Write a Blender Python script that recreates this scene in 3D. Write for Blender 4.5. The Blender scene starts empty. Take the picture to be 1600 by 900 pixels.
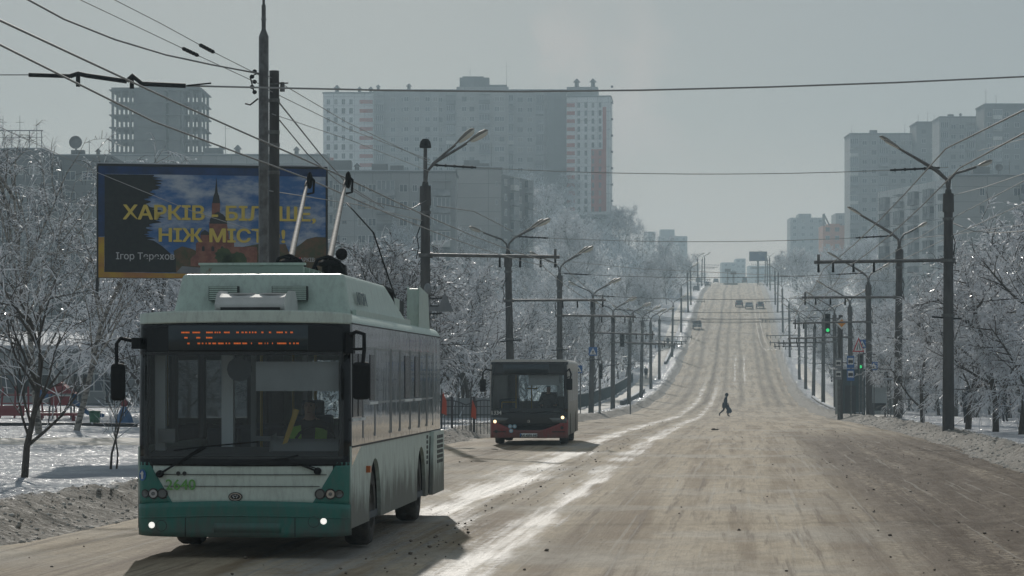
import bpy, math, random
import numpy as np
from mathutils import Vector, Matrix
R = math.radians
PI = math.pi
sc = bpy.context.scene
COL = sc.collection

# ---------------------------------------------------------------- camera, sky, sun, exposure
FPX, CX, HY, CZ = 4150.0, 800.0, 590.0, 2.1      # focal length and horizon in photo pixels (1600 wide), eye height
cam_d = bpy.data.cameras.new('camera')
cam = bpy.data.objects.new('camera', cam_d)
COL.objects.link(cam)
cam.location = (0, 0, CZ)
cam.rotation_euler = (R(90), 0, 0)
cam_d.sensor_width = 36.0
cam_d.lens = 36.0 * FPX / 1600.0
cam_d.shift_y = (HY - 450.0) / 1600.0
cam_d.clip_start = 0.5
cam_d.clip_end = 9000
sc.camera = cam

SUN_EL, SUN_AZ = 22.0, -5.0                      # azimuth from +Y, negative = left
world = bpy.data.worlds.new('World')
sc.world = world
world.use_nodes = True
wn, wl = world.node_tree.nodes, world.node_tree.links
wn.clear()
w_out = wn.new('ShaderNodeOutputWorld')
w_bg = wn.new('ShaderNodeBackground')
w_sky = wn.new('ShaderNodeTexSky')
w_sky.sky_type = 'NISHITA'
w_sky.sun_disc = False
w_sky.sun_elevation = R(SUN_EL)
w_sky.sun_rotation = R(SUN_AZ)
w_sky.altitude = 100
w_sky.air_density = 1.0
w_sky.dust_density = 1.2
w_sky.ozone_density = 2.0
w_bg.inputs['Strength'].default_value = 0.106

sun_d = bpy.data.lights.new('sun', 'SUN')
sun_d.energy = 4.9
sun_d.angle = R(0.6)
sun_d.color = (1.0, 0.95, 0.87)
sun = bpy.data.objects.new('sun', sun_d)
COL.objects.link(sun)
sun_dir = Vector((math.sin(R(SUN_AZ)) * math.cos(R(SUN_EL)), math.cos(R(SUN_AZ)) * math.cos(R(SUN_EL)), math.sin(R(SUN_EL))))
sun.rotation_euler = sun_dir.to_track_quat('Z', 'Y').to_euler()

sc.view_settings.view_transform = 'Standard'
sc.view_settings.look = 'None'
sc.view_settings.exposure = -0.92
sc.view_settings.gamma = 1.0
sc.view_settings.use_curve_mapping = False
sc.cycles.use_denoising = True
sc.cycles.max_bounces = 8
sc.cycles.transparent_max_bounces = 24
sc.cycles.diffuse_bounces = 3
sc.cycles.glossy_bounces = 3
sc.cycles.transmission_bounces = 4
sc.cycles.volume_bounces = 0
sc.cycles.caustics_reflective = False
sc.cycles.caustics_refractive = False
sc.cycles.sample_clamp_indirect = 4.0
HAZE_DENSITY = 0.00054

def MIX(nt, a, b, fac, blend='MIX'):
    n = nt.nodes.new('ShaderNodeMix'); n.data_type = 'RGBA'; n.blend_type = blend
    for sock, v in ((n.inputs[0], fac), (n.inputs[6], a), (n.inputs[7], b)):
        if hasattr(v, 'is_output'): nt.links.new(v, sock)
        elif isinstance(v, (int, float)): sock.default_value = v
        else: sock.default_value = (v[0], v[1], v[2], 1)
    return n.outputs[2]
def MATH(nt, op, a, b=0.0, clamp=False):
    n = nt.nodes.new('ShaderNodeMath'); n.operation = op; n.use_clamp = clamp
    for sock, v in ((n.inputs[0], a), (n.inputs[1], b)):
        if hasattr(v, 'is_output'): nt.links.new(v, sock)
        else: sock.default_value = v
    return n.outputs[0]
def RAMP(nt, v, a, b):
    n = nt.nodes.new('ShaderNodeMapRange'); n.interpolation_type = 'SMOOTHSTEP'
    nt.links.new(v, n.inputs[0]); n.inputs[1].default_value = a; n.inputs[2].default_value = b
    return n.outputs[0]
def NOISE(nt, vec, scale, detail=4, rough=0.55):
    n = nt.nodes.new('ShaderNodeTexNoise')
    n.inputs['Scale'].default_value = scale; n.inputs['Detail'].default_value = detail; n.inputs['Roughness'].default_value = rough
    if vec is not None: nt.links.new(vec, n.inputs['Vector'])
    return n.outputs[0]

# a thin high veil and a faint pale plume in the sky
wt = world.node_tree
geo = wn.new('ShaderNodeTexCoord')
sep = wn.new('ShaderNodeSeparateXYZ'); wl.new(geo.outputs['Generated'], sep.inputs[0])
u = MATH(wt, 'DIVIDE', sep.outputs[0], sep.outputs[1]); v = MATH(wt, 'DIVIDE', sep.outputs[2], sep.outputs[1])
comb = wn.new('ShaderNodeCombineXYZ'); wl.new(u, comb.inputs[0]); wl.new(v, comb.inputs[1])
n1 = NOISE(wt, comb.outputs[0], 22, 6, 0.55); n2 = NOISE(wt, comb.outputs[0], 7, 4, 0.5)
plume_u = MATH(wt, 'SUBTRACT', u, 0.037)
plume_u = MATH(wt, 'ADD', plume_u, MATH(wt, 'MULTIPLY', MATH(wt, 'SUBTRACT', n1, 0.5), 0.10))
plume = RAMP(wt, MATH(wt, 'ABSOLUTE', plume_u), 0.034, 0.012)
plume = MATH(wt, 'MULTIPLY', plume, RAMP(wt, sep.outputs[1], 0.5, 0.9))
plume = MATH(wt, 'MULTIPLY', plume, RAMP(wt, v, 0.16, 0.115))
plume = MATH(wt, 'MULTIPLY', plume, RAMP(wt, n1, 0.30, 0.62))
veil = RAMP(wt, n2, 0.35, 0.7)
grey = MIX(wt, w_sky.outputs[0], (4.4, 5.05, 5.4), 0.86)
skyc = MIX(wt, grey, (5.0, 5.7, 5.9), MATH(wt, 'MULTIPLY', veil, 0.10))
skyc = MIX(wt, skyc, (11.4, 9.6, 8.2), MATH(wt, 'MULTIPLY', RAMP(wt, v, 0.105, 0.02), MATH(wt, 'MULTIPLY', RAMP(wt, sep.outputs[1], .5, .95), .75)))
skyc = MIX(wt, skyc, (9.0, 8.3, 7.8), MATH(wt, 'MULTIPLY', plume, 0.75))
wl.new(skyc, w_bg.inputs['Color']); wl.new(w_bg.outputs[0], w_out.inputs['Surface'])

# ---------------------------------------------------------------- helpers
def P(px, py, Y):
    """the point seen at photo pixel (px, py) and Y metres ahead"""
    return Vector(((px - CX) * Y / FPX, Y, CZ + (HY - py) * Y / FPX))

def mat(name, c, rough=0.6, metal=0.0, c2=None, ns=4.0, bump=0.0, bs=40.0, spec=0.5, coat=0.0, emit=None, estr=0.0, contrast=(0.35, 0.65), squash=None):
    m = bpy.data.materials.new(name); m.use_nodes = True
    nt = m.node_tree; b = nt.nodes['Principled BSDF']
    b.inputs['Base Color'].default_value = (*c, 1); b.inputs['Roughness'].default_value = rough
    b.inputs['Metallic'].default_value = metal; b.inputs['Specular IOR Level'].default_value = spec
    b.inputs['Coat Weight'].default_value = coat
    if emit: b.inputs['Emission Color'].default_value = (*emit, 1); b.inputs['Emission Strength'].default_value = estr
    vec = None
    if c2 is not None or bump:
        tc = nt.nodes.new('ShaderNodeTexCoord'); vec = tc.outputs['Object']
        if squash:
            mp = nt.nodes.new('ShaderNodeMapping'); mp.inputs['Scale'].default_value = squash
            nt.links.new(vec, mp.inputs['Vector']); vec = mp.outputs[0]
    if c2 is not None:
        f = RAMP(nt, NOISE(nt, vec, ns, 6, 0.6), *contrast)
        nt.links.new(MIX(nt, c, c2, f), b.inputs['Base Color'])
    if bump:
        bn = nt.nodes.new('ShaderNodeBump'); bn.inputs['Strength'].default_value = bump; bn.inputs['Distance'].default_value = 0.03
        nt.links.new(NOISE(nt, vec, bs, 5, 0.6), bn.inputs['Height']); nt.links.new(bn.outputs[0], b.inputs['Normal'])
    return m

def glass_mat(name, tint=(0.6, 0.68, 0.7), dust=0.06, rough=0.02):
    m = bpy.data.materials.new(name); m.use_nodes = True
    nt = m.node_tree; nt.nodes.clear()
    o = nt.nodes.new('ShaderNodeOutputMaterial'); tr = nt.nodes.new('ShaderNodeBsdfTransparent'); gl = nt.nodes.new('ShaderNodeBsdfGlossy')
    df = nt.nodes.new('ShaderNodeBsdfDiffuse'); fr = nt.nodes.new('ShaderNodeFresnel'); fr.inputs[0].default_value = 1.5
    tr.inputs[0].default_value = (*tint, 1); gl.inputs['Roughness'].default_value = rough; df.inputs[0].default_value = (0.5, 0.5, 0.48, 1)
    a = nt.nodes.new('ShaderNodeMixShader'); b = nt.nodes.new('ShaderNodeMixShader')
    tc = nt.nodes.new('ShaderNodeTexCoord')
    d = MATH(nt, 'MULTIPLY', NOISE(nt, tc.outputs['Object'], 3.0, 6, 0.7), dust * 2)
    nt.links.new(d, a.inputs[0]); nt.links.new(tr.outputs[0], a.inputs[1]); nt.links.new(df.outputs[0], a.inputs[2])
    nt.links.new(fr.outputs[0], b.inputs[0]); nt.links.new(a.outputs[0], b.inputs[1]); nt.links.new(gl.outputs[0], b.inputs[2])
    nt.links.new(b.outputs[0], o.inputs[0])
    return m

class MB:
    """collects shapes and links them as one mesh object"""
    def __init__(s): s.v, s.f, s.m, s.sm = [], [], [], []
    def add(s, vs, fs, mi=0, smooth=False):
        k = len(s.v); s.v += [tuple(p) for p in vs]
        for f in fs: s.f.append([i + k for i in f]); s.m.append(mi); s.sm.append(smooth)
        return s
    def box(s, x0, x1, y0, y1, z0, z1, mi=0, M=None):
        vs = [(x, y, z) for x in (x0, x1) for y in (y0, y1) for z in (z0, z1)]
        if M is not None: vs = [M @ Vector(p) for p in vs]
        return s.add(vs, [(0, 1, 3, 2), (4, 6, 7, 5), (0, 4, 5, 1), (2, 3, 7, 6), (0, 2, 6, 4), (1, 5, 7, 3)], mi)
    def beam(s, a, b, w, h=None, mi=0, up=(0, 0, 1)):
        a, b = Vector(a), Vector(b); h = h or w; d = (b - a); L = d.length; d.normalize()
        u = Vector(up)
        if abs(d.dot(u)) > 0.98: u = Vector((0, 1, 0))
        x = d.cross(u).normalized(); z = x.cross(d)
        M = Matrix((x, d, z)).transposed().to_4x4(); M.translation = a
        return s.box(-w / 2, w / 2, 0, L, -h / 2, h / 2, mi, M)
    def tube(s, pts, r, n=8, mi=0, cap=True, smooth=True, radii=None):
        pts = [Vector(p) for p in pts]; rings = []; prev = None
        for i, p in enumerate(pts):
            d = (pts[min(i + 1, len(pts) - 1)] - pts[max(i - 1, 0)]).normalized()
            if prev is None:
                up = Vector((0, 0, 1)) if abs(d.z) < 0.9 else Vector((1, 0, 0)); x = d.cross(up).normalized()
            else:
                x = (prev - d * prev.dot(d)).normalized()
            prev = x; y = d.cross(x); rr = radii[i] if radii else r
            rings.append([p + (x * math.cos(2 * PI * k / n) + y * math.sin(2 * PI * k / n)) * rr for k in range(n)])
        vs = [q for rg in rings for q in rg]; fs = []
        for i in range(len(pts) - 1):
            for k in range(n): a = i * n + k; b = i * n + (k + 1) % n; fs.append((a, b, b + n, a + n))
        s.add(vs, fs, mi, smooth)
        if cap and n > 2: s.add(rings[0][::-1], [range(n)], mi); s.add(rings[-1], [range(n)], mi)
        return s
    def cyl(s, a, b, r0, r1=None, n=16, mi=0, smooth=True):
        return s.tube([a, b], r0, n, mi, True, smooth, [r0, r0 if r1 is None else r1])
    def lathe(s, prof, c=(0, 0, 0), n=24, mi=0, axis='Z', smooth=True):
        vs = []
        for r, h in prof:
            for k in range(n):
                a = 2 * PI * k / n; x, y = r * math.cos(a), r * math.sin(a)
                p = (x, y, h) if axis == 'Z' else ((h, x, y) if axis == 'X' else (x, h, y))
                vs.append((p[0] + c[0], p[1] + c[1], p[2] + c[2]))
        fs = [(i * n + k, i * n + (k + 1) % n, (i + 1) * n + (k + 1) % n, (i + 1) * n + k) for i in range(len(prof) - 1) for k in range(n)]
        return s.add(vs, fs, mi, smooth)
    def ball(s, c, rx, ry=None, rz=None, n=14, m=8, mi=0):
        ry = ry or rx; rz = rz or rx
        vs = [(c[0] + rx * math.sin(PI * j / m) * math.cos(2 * PI * k / n), c[1] + ry * math.sin(PI * j / m) * math.sin(2 * PI * k / n), c[2] + rz * math.cos(PI * j / m)) for j in range(m + 1) for k in range(n)]
        fs = [(j * n + k, (j + 1) * n + k, (j + 1) * n + (k + 1) % n, j * n + (k + 1) % n) for j in range(m) for k in range(n)]
        return s.add(vs, fs, mi, True)
    def prism(s, poly, a0, a1, plane='XZ', mi=0):
        """extrude a 2D outline: plane XZ along y, YZ along x, XY along z"""
        def q(p, t): return (p[0], t, p[1]) if plane == 'XZ' else ((t, p[0], p[1]) if plane == 'YZ' else (p[0], p[1], t))
        n = len(poly); vs = [q(p, a0) for p in poly] + [q(p, a1) for p in poly]
        return s.add(vs, [list(range(n)), list(range(2 * n - 1, n - 1, -1))] + [(i, (i + 1) % n, n + (i + 1) % n, n + i) for i in range(n)], mi)
    def mesh(s, name, mats):
        me = bpy.data.meshes.new(name); me.from_pydata(s.v, [], s.f); me.update()
        for m in (mats if isinstance(mats, (list, tuple)) else [mats]): me.materials.append(m)
        me.polygons.foreach_set('material_index', s.m); me.polygons.foreach_set('use_smooth', s.sm)
        return me
    def build(s, name, mats, parent=None, bevel=0.0, seg=2):
        o = link(bpy.data.objects.new(name, s.mesh(name, mats)), parent)
        if bevel:
            b = o.modifiers.new('bevel', 'BEVEL'); b.width = bevel; b.segments = seg; b.limit_method = 'ANGLE'; b.angle_limit = R(40)
        return o
def link(o, parent=None):
    COL.objects.link(o)
    if parent is not None: o.parent = parent
    return o
def tag(o, label=None, cat=None, group=None, kind=None):
    for k, v in (('label', label), ('category', cat), ('group', group), ('kind', kind)):
        if v: o[k] = v
    return o
def empty(name, loc=(0, 0, 0), rz=0.0):
    o = link(bpy.data.objects.new(name, None)); o.location = loc; o.rotation_euler = (0, 0, rz); o.empty_display_size = 0.3
    return o
KIDS = {}
def copy_tree(o, parent=None):
    c = o.copy(); COL.objects.link(c); c.parent = parent
    for ch in o.children: copy_tree(ch, c)
    return c
def text_mesh(body, size, bold=0.0, extrude=0.0, align='CENTER', space=1.0):
    cu = bpy.data.curves.new('lettering', 'FONT'); cu.body = body; cu.size = size; cu.offset = bold; cu.extrude = extrude
    cu.align_x = align; cu.space_character = space
    o = bpy.data.objects.new('lettering', cu); COL.objects.link(o)
    bpy.context.view_layer.update()
    me = bpy.data.meshes.new_from_object(o.evaluated_get(bpy.context.evaluated_depsgraph_get()))
    bpy.data.objects.remove(o); bpy.data.curves.remove(cu)
    return me
def text(name, body, size, m, parent, loc, rot=(R(90), 0, 0), bold=0.0, align='CENTER', space=1.0, sx=1.0):
    me = text_mesh(body, size, 0.0, 0.001, align, space)
    if bold:                      # a heavier cut of the letters: slightly shifted copies fused into one mesh
        vs = [tuple(q.co) for q in me.vertices]; fs = [tuple(q.vertices) for q in me.polygons]; mb = MB()
        for k, (dx, dy) in enumerate(((0, 0), (bold, 0), (-bold, 0), (0, bold * .6), (0, -bold * .6), (bold * .7, bold * .4), (-bold * .7, -bold * .4), (bold * .7, -bold * .4), (-bold * .7, bold * .4))): mb.add([(x + dx, y + dy, z + k * .0004) for x, y, z in vs], fs)
        bpy.data.meshes.remove(me); me = mb.mesh(name, m)
    else: me.materials.clear(); me.materials.append(m)
    o = link(bpy.data.objects.new(name, me), parent); o.location = loc; o.rotation_euler = rot; o.scale = (sx, 1, 1)
    return o

def grid_mesh(name, X, Y, Z, mats, attrs=None, smooth=True):
    nr, nc = X.shape
    me = bpy.data.meshes.new(name)
    me.vertices.add(nr * nc)
    me.vertices.foreach_set('co', np.stack([X, Y, Z], -1).astype(np.float32).ravel())
    i = np.arange(nr * nc).reshape(nr, nc)
    q = np.stack([i[:-1, :-1], i[:-1, 1:], i[1:, 1:], i[1:, :-1]], -1).reshape(-1, 4)
    nf = len(q)
    me.loops.add(nf * 4); me.loops.foreach_set('vertex_index', q.ravel().astype(np.int32))
    me.polygons.add(nf); me.polygons.foreach_set('loop_start', np.arange(0, nf * 4, 4, dtype=np.int32))
    me.polygons.foreach_set('use_smooth', np.full(nf, smooth))
    me.update(); me.validate()
    for m in mats: me.materials.append(m)
    for k, a in (attrs or {}).items():
        at = me.attributes.new(k, 'FLOAT', 'POINT'); at.data.foreach_set('value', a.astype(np.float32).ravel())
    return link(bpy.data.objects.new(name, me))

def _hash(ix, iy, seed):
    h = (ix.astype(np.int64) * 374761393 + iy.astype(np.int64) * 668265263 + seed * 1442695041) & 0xffffffff
    h = ((h ^ (h >> 13)) * 1274126177) & 0xffffffff
    return ((h ^ (h >> 16)) & 0xffff) / 65535.0
def vnoise(x, y, seed=0):
    ix, iy = np.floor(x), np.floor(y); fx, fy = x - ix, y - iy
    fx = fx * fx * (3 - 2 * fx); fy = fy * fy * (3 - 2 * fy)
    a, b, c, d = _hash(ix, iy, seed), _hash(ix + 1, iy, seed), _hash(ix, iy + 1, seed), _hash(ix + 1, iy + 1, seed)
    return (a + (b - a) * fx) * (1 - fy) + (c + (d - c) * fx) * fy
def fbm(x, y, seed=0, oct=4):
    s, amp, tot = 0, 1.0, 0
    for k in range(oct):
        s = s + amp * vnoise(x, y, seed + k * 17); tot += amp; amp *= 0.5; x = x * 2.03; y = y * 2.03
    return s / tot
def sstep(x, a, b):
    u = np.clip((x - a) / (b - a), 0, 1); return u * u * (3 - 2 * u)
# ---------------------------------------------------------------- ground, road, banks
SLOPE, X0 = 0.0855, -1.4                     # the road's centre line: X = X0 + SLOPE * Y
ROAD_ANG = -math.atan(SLOPE)
ZY = np.array([-200, 30, 84, 130, 198, 250, 300, 341, 380, 420, 470, 530, 600, 700, 850, 950, 1050, 1200, 1600, 4000.])
ZZ = np.array([0, 0, 0, -.2, -.88, -.95, -.45, .55, 1.9, 3.9, 7.3, 12.1, 17.7, 24.5, 32.0, 36.0, 37.6, 37.8, 36.5, 34.])
def zroad(Y):
    """the road's height: a smoothed profile through the points above"""
    Y = np.asarray(Y, float); s = 0
    for k, w in ((-24, .15), (-12, .2), (0, .3), (12, .2), (24, .15)): s = s + w * np.interp(Y + k, ZY, ZZ)
    return s
AY = np.array([0, 60, 130, 184, 300, 450, 620, 820, 1000, 1500, 4000.])
AL = np.array([0, 0, .4, .9, 4.5, 9.5, 15, 22, 18, 8, 4.])
AR = np.array([0, 0, .2, .2, 2.0, 6.0, 8, 6, 5, 4, 2.])
def tlat(X, Y): return np.asarray(X) - X0 - SLOPE * np.asarray(Y)
def xof(t, Y): return X0 + SLOPE * Y + t
def zground(X, Y):
    X = np.asarray(X, float); Y = np.asarray(Y, float)
    t = tlat(X, Y); d = np.abs(t) - 7.7 - 0.5 * (fbm(Y * .13, t * 0 + np.sign(t) * 9, 5, 3) - .5)
    z = zroad(Y)
    side = np.where(t < 0, np.interp(Y, AY, AL), np.interp(Y, AY, AR))
    z = z + side * sstep(d, 3.5, 45) * (1 - np.where(t < 0, .75 * sstep(d, 60, 150), 0) * (1 - sstep(Y, 650, 800)))
    z = z + 0.16 * sstep(d, -.15, 1.2)
    n = fbm(X * 1.1, Y * 0.8, 3, 4); n2 = fbm(X * 5.5, Y * 4.0, 8, 3)
    bank = np.exp(-((d - 1.05) / .75) ** 2)
    z = z + bank * (0.08 + .38 * np.clip(n - .33, 0, 1) + .16 * (n2 - .4))
    far = sstep(d, 1.2, 3.0)
    z = z + far * (.22 * (fbm(X * .22, Y * .16, 21, 4) - .45) + .10 * (fbm(X * 1.3, Y * 1.1, 31, 3) - .5))
    return np.where(d < -.15, z - .12, z)
def gz(x, y): return float(zground(np.array([x]), np.array([y]))[0])
def spot(px, Y):
    x = (px - CX) * Y / FPX
    return Vector((x, Y, gz(x, Y)))

# rows of the ground: dense near, wide far
def rows(y0, y1, ratio, dmin):
    ys = [y0]
    while ys[-1] < y1: ys.append(ys[-1] + max(dmin, ys[-1] * ratio))
    return np.array(ys)
near = np.concatenate([np.linspace(-120, 12, 14)[:-1], rows(12, 1640, .0075, .14)])
def half():
    a = list(np.arange(7.0, 11.0, .09)); x = 11.0; st = .12
    while x < 900: a.append(x); st = min(st * 1.10, 40); x += st
    return np.array(a)
h_ = half()
ts = np.concatenate([-h_[::-1], [-6, 6], h_])
YY, TT = np.meshgrid(near, ts, indexing='ij')
XX = X0 + SLOPE * YY + TT
ZG = zground(XX, YY)

m_snow = bpy.data.materials.new('dirty_snow'); m_snow.use_nodes = True
nt = m_snow.node_tree; b = nt.nodes['Principled BSDF']
geoN = nt.nodes.new('ShaderNodeNewGeometry'); pos = geoN.outputs['Position']
at = nt.nodes.new('ShaderNodeAttribute'); at.attribute_name = 'dirt'
nA = NOISE(nt, pos, 1.6, 6, .65); nB = NOISE(nt, pos, 9, 4, .6); nC = NOISE(nt, pos, .35, 4, .5)
dirt = MATH(nt, 'ADD', at.outputs['Fac'], MATH(nt, 'MULTIPLY', MATH(nt, 'SUBTRACT', nA, .5), 1.3))
dirt = RAMP(nt, dirt, .25, .85)
clean = MIX(nt, (.34, .36, .40), (.48, .50, .53), RAMP(nt, nC, .35, .65))
dirty = MIX(nt, (.15, .13, .108), (.36, .33, .29), RAMP(nt, nB, .35, .65))
nt.links.new(MIX(nt, clean, dirty, dirt), b.inputs['Base Color'])
ice = MATH(nt, 'MULTIPLY', RAMP(nt, NOISE(nt, pos, 6.5, 4, .7), .53, .60), RAMP(nt, NOISE(nt, pos, .45, 3, .5), .36, .50))
ice = MATH(nt, 'MULTIPLY', ice, MATH(nt, 'SUBTRACT', 1.0, MATH(nt, 'MULTIPLY', dirt, .8)))
nt.links.new(MATH(nt, 'SUBTRACT', .85, MATH(nt, 'MULTIPLY', ice, .66)), b.inputs['Roughness']); nt.links.new(MATH(nt, 'ADD', .12, MATH(nt, 'MULTIPLY', ice, .6)), b.inputs['Specular IOR Level'])
bp = nt.nodes.new('ShaderNodeBump'); bp.inputs['Strength'].default_value = .9; bp.inputs['Distance'].default_value = .08
nt.links.new(MATH(nt, 'ADD', NOISE(nt, pos, 5, 6, .65), MATH(nt, 'MULTIPLY', NOISE(nt, pos, 22, 4, .65), .6)), bp.inputs['Height'])
nt.links.new(bp.outputs[0], b.inputs['Normal'])

tt = TT; dd = np.abs(tt) - 7.7
dirtv = 1.05 * np.exp(-((dd - .4) / 1.15) ** 2) * (1 - .35 * sstep(YY, 150, 400))
dirtv = dirtv * np.where(tt > 0, 1.35, 1.1)
dirtv = np.where(dd < 0, 1.1, dirtv)
ground = grid_mesh('ground', XX, YY, ZG, [m_snow], {'dirt': dirtv})
tag(ground, 'snow covered ground on both sides of the road', 'ground', kind='structure')

# the road sheet: packed brown snow, icy wheel tracks, ruts
ry = np.concatenate([np.linspace(-120, 12, 20)[:-1], rows(12, 1500, .0055, .12)])
rt = np.arange(-8.4, 8.41, .14)
RY, RT = np.meshgrid(ry, rt, indexing='ij')
RX = X0 + SLOPE * RY + RT
wob = 0.35 * (fbm(RY * .02, RY * 0, 41, 3) - .5)
def rut(c, w):
    e = 1.0 + 1.1 * (fbm(RY * .13 + c * 7, RY * 0 + c, 43, 4) - .5); k = .75 + .9 * (fbm(RY * .35 + c * 3, RY * 0 + c * 5, 44, 3) - .45)
    return k * np.exp(-((RT - c - wob - .25 * (fbm(RY * .09 + c, RY * 0, 45, 3) - .5)) / (w * e)) ** 2)
nearf = 1 - sstep(RY, 215, 300)
midf = sstep(RY, 300, 350)
wet = (rut(-1.62, .42) + rut(-3.3, .50)) * np.where(RY < 200, 1.0, .8) * (1 - .45 * sstep(RY, 330, 420))
wet = wet * (1 - sstep(RY, 430, 520)) + (rut(.75, .22) + rut(2.15, .22)) * sstep(RY, 330, 380) * (1 - sstep(RY, 430, 470)) * 1.0
wet = wet + .45 * rut(-4.1, .3) * (1 - sstep(RY, 70, 110)) + .45 * rut(-2.5, .25) * (1 - sstep(RY, 60, 100))
mud = 1.25 * sstep(RT, 2.0, 4.6) * (1 - sstep(RT, 7.6, 8.3) * .6) * (1 - sstep(RY, 75, 125))
mud = mud + .45 * np.exp(-((RT + 5.6) / 1.3) ** 2) * (1 - sstep(RY, 120, 200)) + .5 * rut(-2.5, .3) + .35 * rut(-.75, .35)
mud = mud + .95 * sstep(RY, 215, 290) * (1 - .4 * sstep(RY, 500, 700)) * sum(a_ * np.exp(-((RT - c_ - 1.6 * wob) / w_) ** 2) for c_, w_, a_ in ((5.6, .45, 1), (4.3, .4, .8), (1.5, .35, .9), (-.6, .3, .6), (-2.4, .35, .8), (-5.0, .5, 1), (-6.4, .35, .6), (6.9, .3, .6)))
relief = .05 * (fbm(RT * 1.6, RY * .10, 51, 4) - .5) - .025 * np.clip(wet, 0, 1) + mud * .05 * (fbm(RT * 4, RY * .9, 61, 3) - .5)
RZ = zroad(RY) + relief - .10 * sstep(np.abs(RT), 8.0, 8.4) + .02
m_road = bpy.data.materials.new('packed_brown_snow'); m_road.use_nodes = True
nt = m_road.node_tree; b = nt.nodes['Principled BSDF']
geoN = nt.nodes.new('ShaderNodeNewGeometry')
rotn = nt.nodes.new('ShaderNodeVectorRotate'); rotn.rotation_type = 'Z_AXIS'; rotn.inputs['Angle'].default_value = -ROAD_ANG
nt.links.new(geoN.outputs['Position'], rotn.inputs['Vector']); pos = rotn.outputs[0]
def SC(s):
    mp = nt.nodes.new('ShaderNodeMapping'); mp.inputs['Scale'].default_value = s; nt.links.new(pos, mp.inputs['Vector']); return mp.outputs[0]
streak = NOISE(nt, SC((1.5, .045, 1)), 1.0, 7, .62); streak2 = NOISE(nt, SC((6, .16, 1)), 1.0, 5, .6)
patch = NOISE(nt, pos, .22, 6, .6); grain = NOISE(nt, pos, 7, 6, .72); crumbs = NOISE(nt, pos, 14, 3, .6)
aw = nt.nodes.new('ShaderNodeAttribute'); aw.attribute_name = 'wet'; am = nt.nodes.new('ShaderNodeAttribute'); am.attribute_name = 'mud'
colr = MIX(nt, (.58, .475, .345), (.31, .23, .15), RAMP(nt, streak, .42, .62))
colr = MIX(nt, colr, (.58, .525, .45), MATH(nt, 'MULTIPLY', RAMP(nt, patch, .45, .66), .7))
colr = MIX(nt, colr, (.17, .13, .098), MATH(nt, 'MULTIPLY', RAMP(nt, streak2, .53, .68), .7))
mudf = MATH(nt, 'MULTIPLY', am.outputs['Fac'], RAMP(nt, MATH(nt, 'ADD', MATH(nt, 'MULTIPLY', grain, .6), MATH(nt, 'MULTIPLY', streak, .45)), .33, .53))
colr = MIX(nt, colr, (.085, .056, .034), MATH(nt, 'MULTIPLY', mudf, .9, True))
colr = MIX(nt, colr, (.07, .055, .043), MATH(nt, 'MULTIPLY', RAMP(nt, crumbs, .70, .76), MATH(nt, 'ADD', MATH(nt, 'MULTIPLY', am.outputs['Fac'], .75), .12)))
wetf = RAMP(nt, MATH(nt, 'ADD', aw.outputs['Fac'], MATH(nt, 'MULTIPLY', MATH(nt, 'SUBTRACT', MATH(nt, 'ADD', MATH(nt, 'MULTIPLY', grain, .5), MATH(nt, 'MULTIPLY', streak2, .5)), .5), 2.6)), .35, .95)
speck = RAMP(nt, NOISE(nt, SC((22, 9, 1)), 1.0, 4, .7), .56, .70); mott = RAMP(nt, NOISE(nt, SC((2.6, 1.1, 1)), 1.0, 7, .75), .40, .66)
colr = MIX(nt, colr, (.16, .122, .088), MATH(nt, 'MULTIPLY', speck, .55)); colr = MIX(nt, colr, (.23, .18, .13), MATH(nt, 'MULTIPLY', mott, .45))
tread = RAMP(nt, NOISE(nt, SC((9, .07, 1)), 1.0, 3, .5), .60, .68); colr = MIX(nt, colr, (.56, .52, .46), MATH(nt, 'MULTIPLY', tread, .30))
wetf = MATH(nt, 'MULTIPLY', wetf, MATH(nt, 'SUBTRACT', 1.0, MATH(nt, 'MULTIPLY', speck, .55)))
colr = MIX(nt, colr, (.42, .42, .41), MATH(nt, 'MULTIPLY', wetf, .6))
nt.links.new(colr, b.inputs['Base Color'])
rg = nt.nodes.new('ShaderNodeMapRange'); nt.links.new(wetf, rg.inputs[0]); rg.inputs[3].default_value = .78; rg.inputs[4].default_value = .60
nt.links.new(rg.outputs[0], b.inputs['Roughness']); nt.links.new(MATH(nt, 'ADD', .06, MATH(nt, 'MULTIPLY', wetf, .26)), b.inputs['Specular IOR Level'])
bp = nt.nodes.new('ShaderNodeBump'); bp.inputs['Strength'].default_value = .7; bp.inputs['Distance'].default_value = .05
nt.links.new(MATH(nt, 'ADD', MATH(nt, 'ADD', grain, MATH(nt, 'MULTIPLY', streak2, .8)), MATH(nt, 'MULTIPLY', crumbs, .4)), bp.inputs['Height'])
nt.links.new(bp.outputs[0], b.inputs['Normal'])
road = grid_mesh('road', RX, RY, RZ, [m_road], {'wet': np.clip(wet, 0, 1), 'mud': np.clip(mud, 0, 1.2)})
tag(road, 'wide road of packed brown snow with icy wheel tracks', 'road', kind='structure')

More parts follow.
